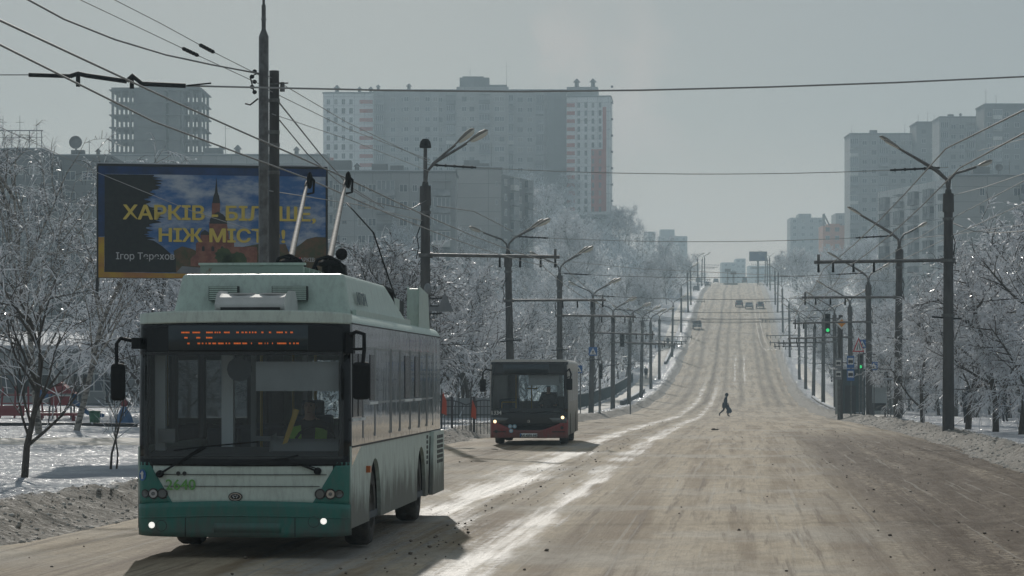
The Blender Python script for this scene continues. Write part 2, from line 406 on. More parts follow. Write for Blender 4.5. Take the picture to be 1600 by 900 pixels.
# pavements with trodden brown snow, and a park path
m_walk = mat('trodden_snow', (.36, .32, .26), .75, c2=(.50, .48, .45), ns=1.2, bump=.5, bs=14)
def strip(name, label, fn, y0, y1, w, step=2.0, lift=.05):
    ys = np.arange(y0, y1 + .1, step); ws = np.linspace(-w, w, 7)
    A, B = np.meshgrid(ys, ws, indexing='ij'); X = np.array([[fn(y) + q for q in ws] for y in ys])
    Z = zground(X, A); Z = np.maximum(Z, Z.mean(1, keepdims=True)) + lift - .12 * (np.abs(B) > w * .9)
    return tag(grid_mesh(name, X, A, Z, [m_walk]), label, 'pavement', kind='structure')
strip('pavement', 'trodden snowy pavement between the left railing and the road', lambda y: xof(-11.6, y), 205, 700, 1.1)
strip('pavement', 'trodden snowy pavement beside the right railing', lambda y: xof(11.2, y), 170, 420, 1.1)
# the park path crosses the view
xs = np.arange(-40, -3.5, .5); ws = np.linspace(-4.2, 4.2, 9)
A, B = np.meshgrid(xs, ws, indexing='ij'); Yp = 80 + B + .10 * (A + 12)
Zp = zground(A, Yp) + .05 - .15 * (np.abs(B) > 3.9)
tag(grid_mesh('park_path', A, Yp, Zp, [m_walk]), 'brown trodden path across the snowy park', 'path', kind='structure')

# loose crumbs of dirty snow on the banks and the road
rnd = random.Random(5)
m_clod = mat('snow_clod', (.42, .39, .35), .9, c2=(.60, .57, .53), ns=3, bump=.4)
m_earth = mat('dark_slush', (.12, .095, .072), .85, c2=(.24, .20, .16), ns=5, bump=.4)
def clods(name, label, n, pick, m, zk=.3):
    mb = MB(); ph = (1 + 5 ** .5) / 2
    iv = [Vector(p).normalized() for p in ((-1, ph, 0), (1, ph, 0), (-1, -ph, 0), (1, -ph, 0), (0, -1, ph), (0, 1, ph), (0, -1, -ph), (0, 1, -ph), (ph, 0, -1), (ph, 0, 1), (-ph, 0, -1), (-ph, 0, 1))]
    fc = [(0, 11, 5), (0, 5, 1), (0, 1, 7), (0, 7, 10), (0, 10, 11), (1, 5, 9), (5, 11, 4), (11, 10, 2), (10, 7, 6), (7, 1, 8), (3, 9, 4), (3, 4, 2), (3, 2, 6), (3, 6, 8), (3, 8, 9), (4, 9, 5), (2, 4, 11), (6, 2, 10), (8, 6, 7), (9, 8, 1)]
    pts = [pick() for _ in range(n)]
    zs = zground(np.array([p[0] for p in pts]), np.array([p[1] for p in pts]))
    for (x, y, r, zo), z in zip(pts, zs):
        zb = z if zo is None else zo
        mb.add([(x + q.x * r * rnd.uniform(.7, 1.3), y + q.y * r * rnd.uniform(.7, 1.3), zb + r * zk + q.z * r * rnd.uniform(.5, .95)) for q in iv], fc, 0, True)
    return tag(mb.build(name, m), label, 'snow', kind='stuff')
def pick_bank():
    Y = 24 * (160 / 24) ** (rnd.random() ** .9); s = -1 if rnd.random() < .5 else 1
    return (xof(s * (7.5 + abs(rnd.gauss(.9, .7))), Y), Y, rnd.choice((.015, .015, .02, .02, .025, .03, .04)) * rnd.uniform(.7, 1.3), None)
clods('snow_clods', 'lumps of dirty ploughed snow along both banks', 7000, pick_bank, m_clod, -.12)
def pick_road():
    Y = 22 * (150 / 22) ** rnd.random(); t = rnd.choice((rnd.uniform(3, 7.6), rnd.gauss(4.8, 1.4), rnd.uniform(-7.4, 7.4), rnd.gauss(-2.5, .25)))
    t = max(-7.4, min(7.5, t))
    return (xof(t, Y), Y, rnd.choice((.008, .010, .012, .015, .022)) * rnd.uniform(.7, 1.4), float(zroad(Y)) + .02)
clods('slush_crumbs', 'dark crumbs of slush scattered over the road', 750, pick_road, m_earth)

# haze: one closed box of even air round the whole place
def build_haze():
    hb = MB().box(-1000, 1200, -130, 1700, -8, 106)
    m = bpy.data.materials.new('haze_air'); m.use_nodes = True
    nt = m.node_tree; nt.nodes.clear()
    o = nt.nodes.new('ShaderNodeOutputMaterial'); pv = nt.nodes.new('ShaderNodeVolumePrincipled')
    pv.inputs['Color'].default_value = (.68, .88, 1.0, 1); pv.inputs['Density'].default_value = HAZE_DENSITY
    pv.inputs['Anisotropy'].default_value = .28
    nt.links.new(pv.outputs[0], o.inputs['Volume'])
    return tag(hb.build('haze', m), 'thin cold haze over the whole street', 'haze', kind='stuff')
build_haze()
# ---------------------------------------------------------------- buildings
def panel_mat(name, c, c2, pw=3.2, ph=2.8, seam=(.10, .10, .10), rough=.85):
    """concrete panels: seams between the panels and slow weathering"""
    m = bpy.data.materials.new(name); m.use_nodes = True
    nt = m.node_tree; b = nt.nodes['Principled BSDF']; b.inputs['Roughness'].default_value = rough
    tc = nt.nodes.new('ShaderNodeTexCoord'); sp = nt.nodes.new('ShaderNodeSeparateXYZ'); nt.links.new(tc.outputs['Object'], sp.inputs[0])
    cb = nt.nodes.new('ShaderNodeCombineXYZ'); nt.links.new(MATH(nt, 'ADD', sp.outputs[0], sp.outputs[1]), cb.inputs[0]); nt.links.new(sp.outputs[2], cb.inputs[1])
    br = nt.nodes.new('ShaderNodeTexBrick'); br.offset = 0.0; br.inputs['Scale'].default_value = 1.0
    br.inputs['Brick Width'].default_value = pw; br.inputs['Row Height'].default_value = ph; br.inputs['Mortar Size'].default_value = .05; br.inputs['Mortar Smooth'].default_value = .3; br.inputs['Bias'].default_value = 0
    nt.links.new(cb.outputs[0], br.inputs['Vector'])
    br.inputs['Color1'].default_value = (*c, 1); br.inputs['Color2'].default_value = (*c2, 1); br.inputs['Mortar'].default_value = (*seam, 1)
    f = RAMP(nt, NOISE(nt, tc.outputs['Object'], .12, 5, .65), .35, .7)
    nt.links.new(MIX(nt, br.outputs[0], tuple(q * .72 for q in c), MATH(nt, 'MULTIPLY', f, .55)), b.inputs['Base Color'])
    return m
m_pan_grey = panel_mat('grey_concrete_panels', (.36, .36, .35), (.27, .275, .27))
m_pan_dark = panel_mat('dark_concrete_panels', (.17, .175, .175), (.135, .14, .14))
m_pan_pale = panel_mat('pale_panels', (.80, .80, .78), (.74, .74, .72))
m_pan_beige = panel_mat('beige_panels', (.36, .35, .33), (.31, .305, .29), 6.4)
m_raw = mat('raw_concrete', (.15, .15, .148), .9, c2=(.10, .10, .098), ns=.2)
m_red_pan = mat('red_cladding', (.45, .10, .07), .7, c2=(.36, .09, .07), ns=.3)
m_orange = mat('orange_render', (.52, .20, .10), .8, c2=(.42, .16, .09), ns=.3)
m_winglass = mat('window_glass', (.035, .045, .055), .12, spec=.6)
m_winfr = mat('window_frame_white', (.55, .55, .53), .6)
m_roofsnow = mat('roof_snow', (.54, .56, .59), .8, c2=(.42, .44, .47), ns=.8, bump=.3, bs=4)
m_balc = mat('balcony_panel', (.46, .47, .46), .8, c2=(.18, .19, .20), ns=.35)
m_balcdark = mat('balcony_glazing', (.06, .07, .08), .3)

def window_mesh(w, h, n=2, frame=.09):
    mb = MB(); mb.box(-w / 2, w / 2, -.03, .02, -h / 2, h / 2, 0)
    pw = (w - frame * (n + 1)) / n
    for k in range(n):
        x0 = -w / 2 + frame + k * (pw + frame)
        mb.box(x0, x0 + pw, -.045, -.03, -h / 2 + frame, h / 2 - frame, 1)
    return mb.mesh('window', [m_winfr, m_winglass])
def balcony_mesh(w, h=2.5, d=.9, glazed=True):
    mb = MB(); mb.box(-w / 2, w / 2, -d, 0, -h / 2, -h / 2 + 1.1, 0)
    if glazed:
        mb.box(-w / 2 + .06, w / 2 - .06, -d + .06, 0, -h / 2 + 1.1, h / 2 - .15, 1)
        for k in range(5):
            x = -w / 2 + .05 + k * (w - .1) / 4; mb.box(x - .05, x + .05, -d, -d + .08, -h / 2 + 1.1, h / 2 - .15, 2)
    mb.box(-w / 2 - .05, w / 2 + .05, -d - .05, 0, h / 2 - .15, h / 2 - .03, 0)
    return mb.mesh('balcony', [m_balc, m_balcdark, m_winfr])
_wc = {}
wrn = random.Random(17)
m_glass_b = mat('window_curtained', (.22, .21, .19), .35); m_glass_c = mat('window_glass_blue', (.07, .09, .11), .1); m_fr_b = mat('window_frame_brown', (.13, .10, .08), .6)
m_balc_b = mat('balcony_panel_pale', (.58, .57, .53), .8); m_balc_c = mat('balcony_panel_dark', (.14, .145, .15), .8); m_bgl_b = mat('balcony_glass_pale', (.20, .22, .23), .25)
def wmesh(kind, *a):
    alt = wrn.choice((0, 0, 0, 1, 2, 3)); k = (kind, alt) + a
    if k not in _wc:
        me = window_mesh(*a) if kind == 'w' else balcony_mesh(*a)
        if kind == 'w' and alt: me.materials[0] = (None, m_winfr, m_winfr, m_fr_b)[alt]; me.materials[1] = (None, m_glass_b, m_glass_c, m_winglass)[alt]
        elif alt: me.materials[0] = (None, m_balc_b, m_balc_c, m_balc)[alt]; me.materials[1] = (None, m_bgl_b, m_balcdark, m_bgl_b)[alt]
        _wc[k] = me
    return _wc[k]
def place(root, name, items, many):
    """items: (mesh, x, y, z, turn). The first 100 are parts of their own, the rest one part"""
    for me, x, y, z, rz in items[:100]:
        o = link(bpy.data.objects.new(name, me), root); o.location = (x, y, z); o.rotation_euler = (0, 0, rz)
    if len(items) > 100:
        mb = MB(); mats = None
        for me, x, y, z, rz in items[100:]:
            M = Matrix.Translation((x, y, z)) @ Matrix.Rotation(rz, 4, 'Z'); k = len(mb.v)
            mb.v += [tuple(M @ v.co) for v in me.vertices]
            mats = mats or []; ix = []
            for q in me.materials:
                if q not in mats: mats.append(q)
                ix.append(mats.index(q))
            for p in me.polygons: mb.f.append([i + k for i in p.vertices]); mb.m.append(ix[p.material_index]); mb.sm.append(False)
        tag(mb.build(many, mats, root), kind='stuff')

def block(name, label, cat, px0, px1, ptop, Y, floors, zbase, wallmat, cols, depth=14.0, yaw=0.0, group=None, fh=None, roof=True, side=None, top_pad=1.2, snow=True):
    """a slab of flats: front face from photo column px0 to px1 at Y; cols = list of (fraction, kind, width, height)"""
    x0, x1 = (px0 - CX) * Y / FPX, (px1 - CX) * Y / FPX
    zt = CZ + (HY - ptop) * Y / FPX; W = (x1 - x0) / math.cos(yaw); H = zt - zbase
    root = tag(empty(name, (x0, Y, zbase), yaw), label, cat, group)
    MB().box(0, W, 0, depth, -6, H).build('wall', wallmat, root)
    fh = fh or (H - top_pad) / floors
    if roof:
        mb = MB(); mb.box(-.25, W + .25, -.25, depth + .25, H, H + .35); mb.build('parapet', m_pan_dark, root)
        if snow: MB().box(.1, W - .1, .1, depth - .1, H + .35, H + .5).build('roof_snow', m_roofsnow, root)
    wi, ba = [], []
    for f in range(floors):
        z = H - top_pad - fh * (f + .5)
        for c in cols:
            x = c[0] * W
            if c[1] == 'w': wi.append((wmesh('w', c[2], c[3], 3 if c[2] > 1.7 else 2), x, 0, z, 0))
            else: ba.append((wmesh('b', c[2], fh * .93, .9, (f * 7 + int(c[0] * 31)) % 4 != 0), x, 0, z, 0))
        if side:
            for (fr, kind, w, h, sgn) in side:
                xx = W if sgn > 0 else 0; rz = R(90) if sgn > 0 else R(-90)
                it = (wmesh('w', w, h, 2) if kind == 'w' else wmesh('b', w, fh * .93, .9, f % 3 != 0), xx, fr * depth, z, rz)
                (wi if kind == 'w' else ba).append(it)
    place(root, 'window', wi, 'window_rows'); place(root, 'balcony', ba, 'balcony_rows')
    root['H'] = H; root['W'] = W
    return root
def roof_bits(root, items):
    """small roof gear: (kind, x, y, size)"""
    H = root['H'] + .5
    for kind, x, y, s in items:
        mb = MB()
        if kind == 'vent': mb.cyl((x, y, H), (x, y, H + s), .45 * s, .4 * s, 10); mb.cyl((x, y, H + s), (x, y, H + s * 1.7), .75 * s, .1 * s, 10); mb.build('roof_vent', m_raw, root)
        elif kind == 'box': mb.box(x - s, x + s, y - s * .6, y + s * .6, H, H + s); mb.build('roof_cabin', m_pan_dark, root)
        elif kind == 'mast': mb.cyl((x, y, H), (x, y, H + s), .07, .03, 5); mb.beam((x - s * .12, y, H + s * .8), (x + s * .12, y, H + s * .8), .05); mb.build('antenna', m_raw, root)
        elif kind == 'dish':
            mb.cyl((x, y, H), (x, y, H + s * 1.6), .15, .15, 6)
            mb.lathe([(0.02, .25 * s), (.5 * s, .18 * s), (.85 * s, 0), (1.0 * s, -.2 * s)], (x, y - .3, H + 2 * s), 16, 0, 'Y'); mb.build('satellite_dish', m_raw, root)
def cw(n, a, b, w=1.5, h=1.45): return [(a + (b - a) * k / max(1, n - 1), 'w', w, h) for k in range(n)]

# 1. the big grey block with its two pale towers, far left of the road
YB = 820.
t = block('apartment_tower', 'pale tower with red balcony panels at the left end of the big grey block', 'building', 505, 584, 146, YB, 16, 44, m_pan_pale, cw(4, .1, .55, 1.1, 1.7), 16)
mb = MB()
for k in range(16): z = t['H'] - 1.2 - (t['H'] - 1.2) / 16 * (k + .5); mb.box(t['W'] * .72, t['W'] * .98, -.25, -.003, z - .55, z + .55)
mb.build('red_panels', m_red_pan, t)
MB().box(.3, 3.2, -.2, -.003, 18, 26).build('red_patch', m_red_pan, t)
roof_bits(t, [('vent', 4, 4, 1.5), ('vent', 11, 4, 1.2), ('vent', 14.5, 4, 1.2)])
t = block('apartment_block', 'huge grey sixteen storey block of flats with a raised roof cabin', 'building', 584, 885, 142, YB - 2, 16, 40, m_pan_grey,
          [(.03, 'b', 2.6, 2), (.10, 'w', 1.5, 1.45), (.155, 'w', 1.5, 1.45), (.19, 'b', 2.6, 2), (.24, 'w', 1.5, 1.45), (.29, 'w', 1.5, 1.45), (.345, 'w', 1.5, 1.45), (.40, 'b', 2.8, 2), (.445, 'w', 1.5, 1.45), (.47, 'w', 1.5, 1.45),
           (.53, 'w', 1.5, 1.45), (.575, 'w', 1.5, 1.45), (.64, 'w', 1.5, 1.45), (.70, 'b', 3, 2), (.76, 'w', 1.6, 1.45), (.81, 'w', 1.6, 1.45), (.862, 'b', 2.4, 2)], 16)
W_, H_ = t['W'], t['H']
MB().box(W_ * .15, W_ * .34, -1.6, -.003, -6, H_ - .6).build('bay', m_pan_grey, t)
MB().box(W_ * .43, W_ * .70, -2.4, -.003, -6, H_ + 1.0).build('bay', m_pan_beige, t)
MB().box(W_ * .90, W_, -1.2, -.003, -6, H_ - .8).build('bay', m_pan_dark, t)
for k, fr in enumerate((.17, .225, .28, .32)):
    for f in range(16):
        o = link(bpy.data.objects.new('window', wmesh('w', 1.5, 1.45, 2)), t); o.location = (W_ * fr, -1.6, H_ - 1.2 - (H_ - 1.2) / 16 * (f + .5))
bw, bb = [], []
for f in range(16):
    z = H_ - 1.2 - (H_ - 1.2) / 16 * (f + .5)
    for fr in (.47, .51, .64, .665): bw.append((wmesh('w', 1.5, 1.45, 2), W_ * fr, -2.4, z, 0))
    for fr in (.575,): bb.append((wmesh('b', 3.4, (H_ - 1.2) / 16 * .93, .9, f % 3 != 0), W_ * fr, -2.4, z, 0))
place(t, 'window', bw, 'window_rows'); place(t, 'balcony', bb, 'balcony_rows')
mb = MB(); mb.box(W_ * .445, W_ * .60, 1, 11, H_ + .5, H_ + 4.2); mb.box(W_ * .46, W_ * .57, 2, 10, H_ + 4.2, H_ + 4.7); mb.build('roof_cabin', m_pan_dark, t)
MB().box(W_ * .6, W_ * .69, 1, 10, H_ + .5, H_ + 2.0).build('roof_cabin', m_pan_dark, t)
roof_bits(t, [('vent', W_ * .18, 4, 1.3), ('vent', W_ * .02, 4, 1.1), ('mast', W_ * .69, 2, 9), ('mast', W_ * .5, 2, 7), ('vent', W_ * .47, 2, 1), ('vent', W_ * .56, 2, 1.1)])
t = block('apartment_tower', 'white tower with red balcony strip and red corner cladding beside the big grey block', 'building', 885, 954, 152, YB - 6, 15, 50, m_pan_pale, [(.28, 'w', .9, 1.7), (.44, 'w', .9, 1.7), (.60, 'w', .9, 1.7), (.76, 'w', .9, 1.7)], 16, R(-4))
mb = MB()
for k in range(15): z = t['H'] - 1.2 - (t['H'] - 1.2) / 15 * (k + .5); mb.box(.1, t['W'] * .19, -.3, -.003, z - .55, z + .55)
mb.build('red_panels', m_red_pan, t)
mb = MB(); mb.box(t['W'] * .56, t['W'] * .86, -.04, -.003, 3, t['H'] * .58); mb.box(t['W'] * .82, t['W'] * .90, -.05, -.003, 3, t['H'] * .92); mb.build('red_cladding', m_red_pan, t)
MB().box(-.8, t['W'] + .2, -1.2, -.06, .8, 2.0).build('canopy', m_pan_dark, t)
MB().box(0, t['W'] * .7, 2, 12, t['H'] + .5, t['H'] + 3.4).build('roof_cabin', m_pan_grey, t)
mb = MB()
for k in range(8): z = 6 + k * 5; mb.box(t['W'] + .0, t['W'] + .7, 1, 2, z, z + .6)
mb.build('side_ledge', m_raw, t)
t['H'] += 2.9; roof_bits(t, [('vent', 3, 4, 1.6), ('vent', 8, 4, 1.6)])

# 2. nine storey blocks below it
t = block('apartment_block', 'nine storey panel block just right of the billboard', 'building', 440, 712, 270, 466., 9, 10, m_pan_grey,
          [(.03, 'w', 1.4, 1.4), (.10, 'w', 1.4, 1.4), (.17, 'w', 1.4, 1.4), (.25, 'b', 3, 2), (.31, 'w', 1.4, 1.4), (.36, 'w', .8, .6), (.46, 'w', 1.4, 1.4), (.52, 'w', 1.4, 1.4), (.60, 'b', 3.2, 2), (.70, 'w', 1.4, 1.4), (.765, 'w', .9, 1.2), (.84, 'w', 1.4, 1.4), (.92, 'b', 3, 2)], 13)
roof_bits(t, [('box', 10, 5, 2), ('box', 17, 5, 1.4), ('box', 20, 6, 1.2), ('vent', 13, 4, .9), ('mast', 6, 3, 4), ('mast', 24, 3, 3)])
MB().box(-30.4, -.3, 3, 14, -6, 24.5).build('rear_wing', m_pan_grey, t)
t = block('apartment_block', 'panel block with a blank beige end wall behind the first left lamp pole', 'building', 713, 783, 264, 530., 9, 10, m_pan_beige, [(.9, 'w', .5, 1.0)], 12, 0, side=None)
roof_bits(t, [('box', 3, 5, 1.6), ('box', 5.5, 5, 1.0), ('mast', 7, 3, 5)])
mb = MB(); mb.prism([(t['W'] + .02, .3), (t['W'] + .02, 12), (t['W'] + 6.5, 30), (t['W'] + 6.5, 18)], -6, t['H'] - 1, 'XY'); mb.build('receding_wing', m_pan_dark, t)
ang = math.atan2(17.7, 6.48)
for f in range(9):
    z = t['H'] - 1 - 3 * (f + .5)
    for k in range(4):
        s = (k + .6) / 4.4; kind = k % 2
        o = link(bpy.data.objects.new('balcony' if kind else 'window', wmesh('b', 3.0, 2.7, .8, True) if kind else wmesh('w', 1.6, 1.4, 2)), t)
        o.location = (t['W'] + .05 + 6.48 * s, .3 + 17.7 * s, z); o.rotation_euler = (0, 0, ang)
t = block('apartment_block', 'grey panel block with a white satellite dish frame on its roof at the far left', 'building', -60, 66, 236, 390., 9, 6, m_pan_dark, cw(5, .1, .9, 1.5, 1.4), 12)
mb = MB()
for x in (4.2, 7, 9.6, 11.4):
    mb.beam((x, 2, t['H'] + .5), (x, 2, t['H'] + 3.2), .12)
mb.beam((4, 2, t['H'] + 3.2), (11.6, 2, t['H'] + 3.2), .14); mb.beam((4, 2, t['H'] + 2.2), (11.6, 2, t['H'] + 2.2), .08); mb.build('roof_frame', m_raw, t)
roof_bits(t, [('mast', 3, 3, 6), ('mast', 5.5, 3, 5), ('mast', 8, 3, 5), ('mast', 10.5, 3, 4.5)])
t = block('apartment_block', 'grey panel block with a round satellite dish standing on its roof', 'building', 66, 172, 246, 400., 9, 6, m_pan_dark, cw(4, .16, .92, 1.6, 1.4), 12)
roof_bits(t, [('dish', 4.6, 3, 1.0), ('box', 4.6, 5, 1.0), ('vent', 7.8, 4, .7), ('mast', 6.6, 3, 2.5), ('mast', 9.6, 3, 3)])
t = block('apartment_block', 'low far block showing above the billboard between its top and the wires', 'building', 172, 508, 244, 560., 9, 8, m_pan_grey, cw(8, .05, .95), 12)
roof_bits(t, [('box', 21, 5, 1.6), ('vent', 23, 4, 1.2), ('vent', 26.5, 4, 1.3), ('mast', 24, 3, 7), ('vent', 39, 4, 1.1)])
# 3. the unfinished concrete tower
YU = 620.; x0 = (174 - CX) * YU / FPX; x1 = (315 - CX) * YU / FPX; W = x1 - x0; zb = 14.; H = CZ + (HY - 140) * YU / FPX - zb
t = tag(empty('unfinished_tower', (x0, YU, zb)), 'bare concrete skeleton of an unfinished tower with open floors at both ends', 'building')
nf = 19; fh = H / nf
for k in range(nf + 1): MB().box(-.5, W + .5, -.4, 16, k * fh - .22, k * fh).build('floor_slab', m_raw, t)
for x in (.3, 2.4, 4.4, W - 4.4, W - 2.4, W - .3):
    for y in (.3, 7.5, 15): MB().box(x - .28, x + .28, y - .28, y + .28, 0, H - .25).build('column', m_raw, t)
MB().box(5.3, W * .60, .2, 15, 0, H - .25).build('core_wall', m_raw, t); MB().box(W * .635, W - 5, .2, 15, 0, H - .25).build('core_wall', m_raw, t)
mb = MB(); mb.box(0, W * .56, 0, 15, H, H + .5); mb.box(6, 12, 3, 10, H + .5, H + 1.7); mb.box(W * .6, W, 0, 15, H, H + .4); mb.prism([(W * .62, H + .4), (W, H + .4), (W * .93, H + 1.0), (W * .68, H + 1.0)], 0, 15); mb.build('roof_slab', m_raw, t)

# 4. right of the road
t = block('apartment_tower', 'tall grey tower of flats at the left end of the right hand cluster', 'building', 1328, 1432, 210, 850., 16, 30, m_pan_grey, [(.06, 'b', 2.6, 2), (.22, 'w', 1.5, 1.4), (.36, 'w', 1.5, 1.4), (.50, 'b', 2.8, 2), (.66, 'w', 1.5, 1.4), (.80, 'w', 1.5, 1.4), (.93, 'w', 1.5, 1.4)], 14)
roof_bits(t, [('mast', 1, 3, 3), ('box', 8, 4, 1.2), ('mast', 18, 3, 3.5)])
t = block('apartment_tower', 'stepped grey tower in the middle of the right hand cluster', 'building', 1432, 1470, 192, 840., 17, 30, m_pan_dark, [(.3, 'w', 1.5, 1.4), (.7, 'w', 1.5, 1.4)], 14)
roof_bits(t, [('mast', 1, 3, 2.5), ('mast', 4, 3, 3.5), ('mast', 6, 3, 2.5)])
t = block('apartment_tower', 'wide grey tower with balcony columns behind the first right lamp pole', 'building', 1468, 1540, 184, 800., 17, 28, m_pan_grey, [(.10, 'b', 2.4, 2), (.30, 'w', 1.5, 1.4), (.48, 'w', 1.5, 1.4), (.66, 'b', 2.6, 2), (.86, 'w', 1.5, 1.4)], 14)
roof_bits(t, [('box', 4, 4, .9), ('vent', 7, 4, .8)])
t = block('apartment_tower', 'tallest dark tower at the right edge with a chimney mast on its roof', 'building', 1538, 1640, 164, 780., 17, 28, m_pan_dark, [(.08, 'w', 1.5, 1.4), (.2, 'b', 2.6, 2), (.34, 'w', 1.5, 1.4), (.5, 'w', 1.5, 1.4), (.7, 'b', 2.6, 2)], 14)
roof_bits(t, [('mast', 1, 3, 4.5), ('mast', 4, 3, 3)])
t = block('apartment_block', 'nine storey panel block with stacked balconies at the right edge', 'building', 1488, 1700, 276, 485., 9, 9, m_pan_beige, [(.22, 'w', .9, 1.4), (.48, 'w', 1.5, 1.5), (.56, 'b', 3.2, 2), (.66, 'w', 1.5, 1.5), (.8, 'b', 3.2, 2), (.92, 'w', 1.5, 1.5)], 13, group=None)
W_, H_ = t['W'], t['H']
mb = MB(); mb.prism([(-.02, .3), (-.02, 13), (-3.5, 38), (-8.4, 38)], -6, H_ - .2, 'XY'); mb.build('receding_wing', m_pan_pale, t)
ang = math.atan2(-37.7, 8.38)
for f in range(9):
    z = H_ - 1.2 - (H_ - 1.2) / 9 * (f + .5)
    for k in range(5):
        s = (k + .35) / 5
        o = link(bpy.data.objects.new('balcony', wmesh('b', 3.4, 2.5, 1.0, (f + k) % 3 != 0)), t); o.location = (-.02 - 8.38 * s - .03, .3 + 37.7 * s, z); o.rotation_euler = (0, 0, ang)
roof_bits(t, [('box', 6, 5, 1.6), ('dish', 9, 3, .7), ('mast', 11, 3, 3), ('mast', 4, 3, 2.5)])
# 5. far away
def far_block(label, px0, px1, ptop, Y, zb, m, steps=()):
    x0, x1 = (px0 - CX) * Y / FPX, (px1 - CX) * Y / FPX; H = CZ + (HY - ptop) * Y / FPX - zb; W = x1 - x0
    r = tag(empty('distant_building', (x0, Y, zb)), label, 'building')
    MB().box(0, W, 0, 14, -5, H).build('wall', m, r)
    for a, b2, h in steps: MB().box(W * a, W * b2, 1, 12, H, H + h).build('roof_cabin', m, r)
    nfl = max(2, int(H / 3)); nw = max(2, int(W / 3.2)); items = []
    for f in range(nfl):
        for k in range(nw): items.append((wmesh('w', 1.5, 1.5, 2), (k + .5) * W / nw, 0, H - 1.5 - f * 3.0, 0))
    place(r, 'window', items, 'window_rows')
    return r
far_block('faint far block with one raised end standing over the left trees', 1030, 1074, 369, 1350., 40, m_pan_grey, [(.05, .55, 3.5)])
far_block('faint low block peeping over the left woods', 1007, 1024, 362, 1250., 45, m_pan_dark)
far_block('pale blue far tower standing alone over the right woods', 1235, 1288, 340, 1180., 40, m_pan_grey, [(.25, .62, 1.8)])
far_block('orange rendered building at the foot of the right towers', 1286, 1330, 352, 950., 34, m_orange, [(.2, .6, .6)])
far_block('small grey block squeezed beside the orange building', 1306, 1334, 333, 990., 34, m_pan_grey)
mb = MB(); a = P(1287, 353, 940.); mb.beam(a, P(1287, 334, 940.), .8); mb.beam(P(1287, 334, 940.), P(1296, 352, 940.), .5); mb.beam(P(1291, 352, 940.), P(1287, 342, 940.), .4)
tag(mb.build('crane', m_raw), 'small dark derrick leaning over the orange building', 'crane')
for px0, px1, pt, Y in ((1128, 1152, 410, 1450.), (1150, 1165, 404, 1520.), (1170, 1230, 415, 1580.)):
    far_block({1128: 'barely visible hazy block beyond the crest of the road', 1150: 'slim hazy block beyond the far billboard', 1170: 'long hazy block low behind the far billboard'}[px0], px0, px1, pt, Y, 36, m_pan_grey)

# 6. the long low kindergarten with its snowy roof, left
YK = 184.; zk = gz(-30, YK); x0, x1 = (-30 - CX) * YK / FPX, (300 - CX) * YK / FPX; W = x1 - x0; H = CZ + (HY - 546) * YK / FPX - zk
m_kwall = panel_mat('plain_grey_panels', (.30, .31, .31), (.27, .28, .28), 3.0, 3.6)
t = tag(empty('low_building', (x0, YK, zk)), 'long low grey building under a white snowy roof behind the playground', 'building')
MB().box(0, W, 0, 16, -1, H).build('wall', m_kwall, t)
mb = MB(); mb.prism([(-.4, H), (16.4, H + .1), (16.4, H + 1.2), (12, H + 1.45), (-.4, H + .28)], -.4, W + .4, 'YZ'); mb.build('roof', m_roofsnow, t)
MB().box(W * .70, W * .78, 3, 7, H + .6, H + 1.5).build('chimney', m_pan_grey, t)
for x, w, h, z in ((W * .40, 3.4, 1.5, 1.3), (W * .47, 1.0, 2.2, 1.1), (W * .13, 3.0, 1.4, 1.4), (W * .62, 1.0, 2.2, 1.1), (W * .56, 2.2, 1.3, 1.5), (W * .26, 2.6, 1.4, 1.4)):
    o = link(bpy.data.objects.new('window', wmesh('w', w, h, 3)), t); o.location = (x, 0, z)
# ---------------------------------------------------------------- trees
m_bark = mat('bark', (.055, .045, .038), .9, c2=(.10, .085, .07), ns=6, bump=.4, bs=30)
m_birch = mat('birch_bark', (.34, .31, .27), .8, c2=(.06, .05, .045), ns=3.5, contrast=(.45, .6), squash=(1, 1, 2.5))
m_twig = mat('dark_twig', (.085, .072, .062), .7)
def ice_mat(name, c, tr=.35, rough=.3):
    m = bpy.data.materials.new(name); m.use_nodes = True
    nt = m.node_tree; b = nt.nodes['Principled BSDF']; o = nt.nodes['Material Output']
    b.inputs['Base Color'].default_value = (*c, 1); b.inputs['Roughness'].default_value = rough
    t = nt.nodes.new('ShaderNodeBsdfTranslucent'); t.inputs[0].default_value = (*c, 1)
    mx = nt.nodes.new('ShaderNodeMixShader'); mx.inputs[0].default_value = tr
    nt.links.new(b.outputs[0], mx.inputs[1]); nt.links.new(t.outputs[0], mx.inputs[2]); nt.links.new(mx.outputs[0], o.inputs[0])
    return m
m_ice = ice_mat('iced_twig', (.80, .82, .85), .55); m_ice2 = ice_mat('frosted_twig', (.74, .75, .77), .5, .45)
m_glint = ice_mat('ice_drop', (.85, .87, .9), .5, .12)

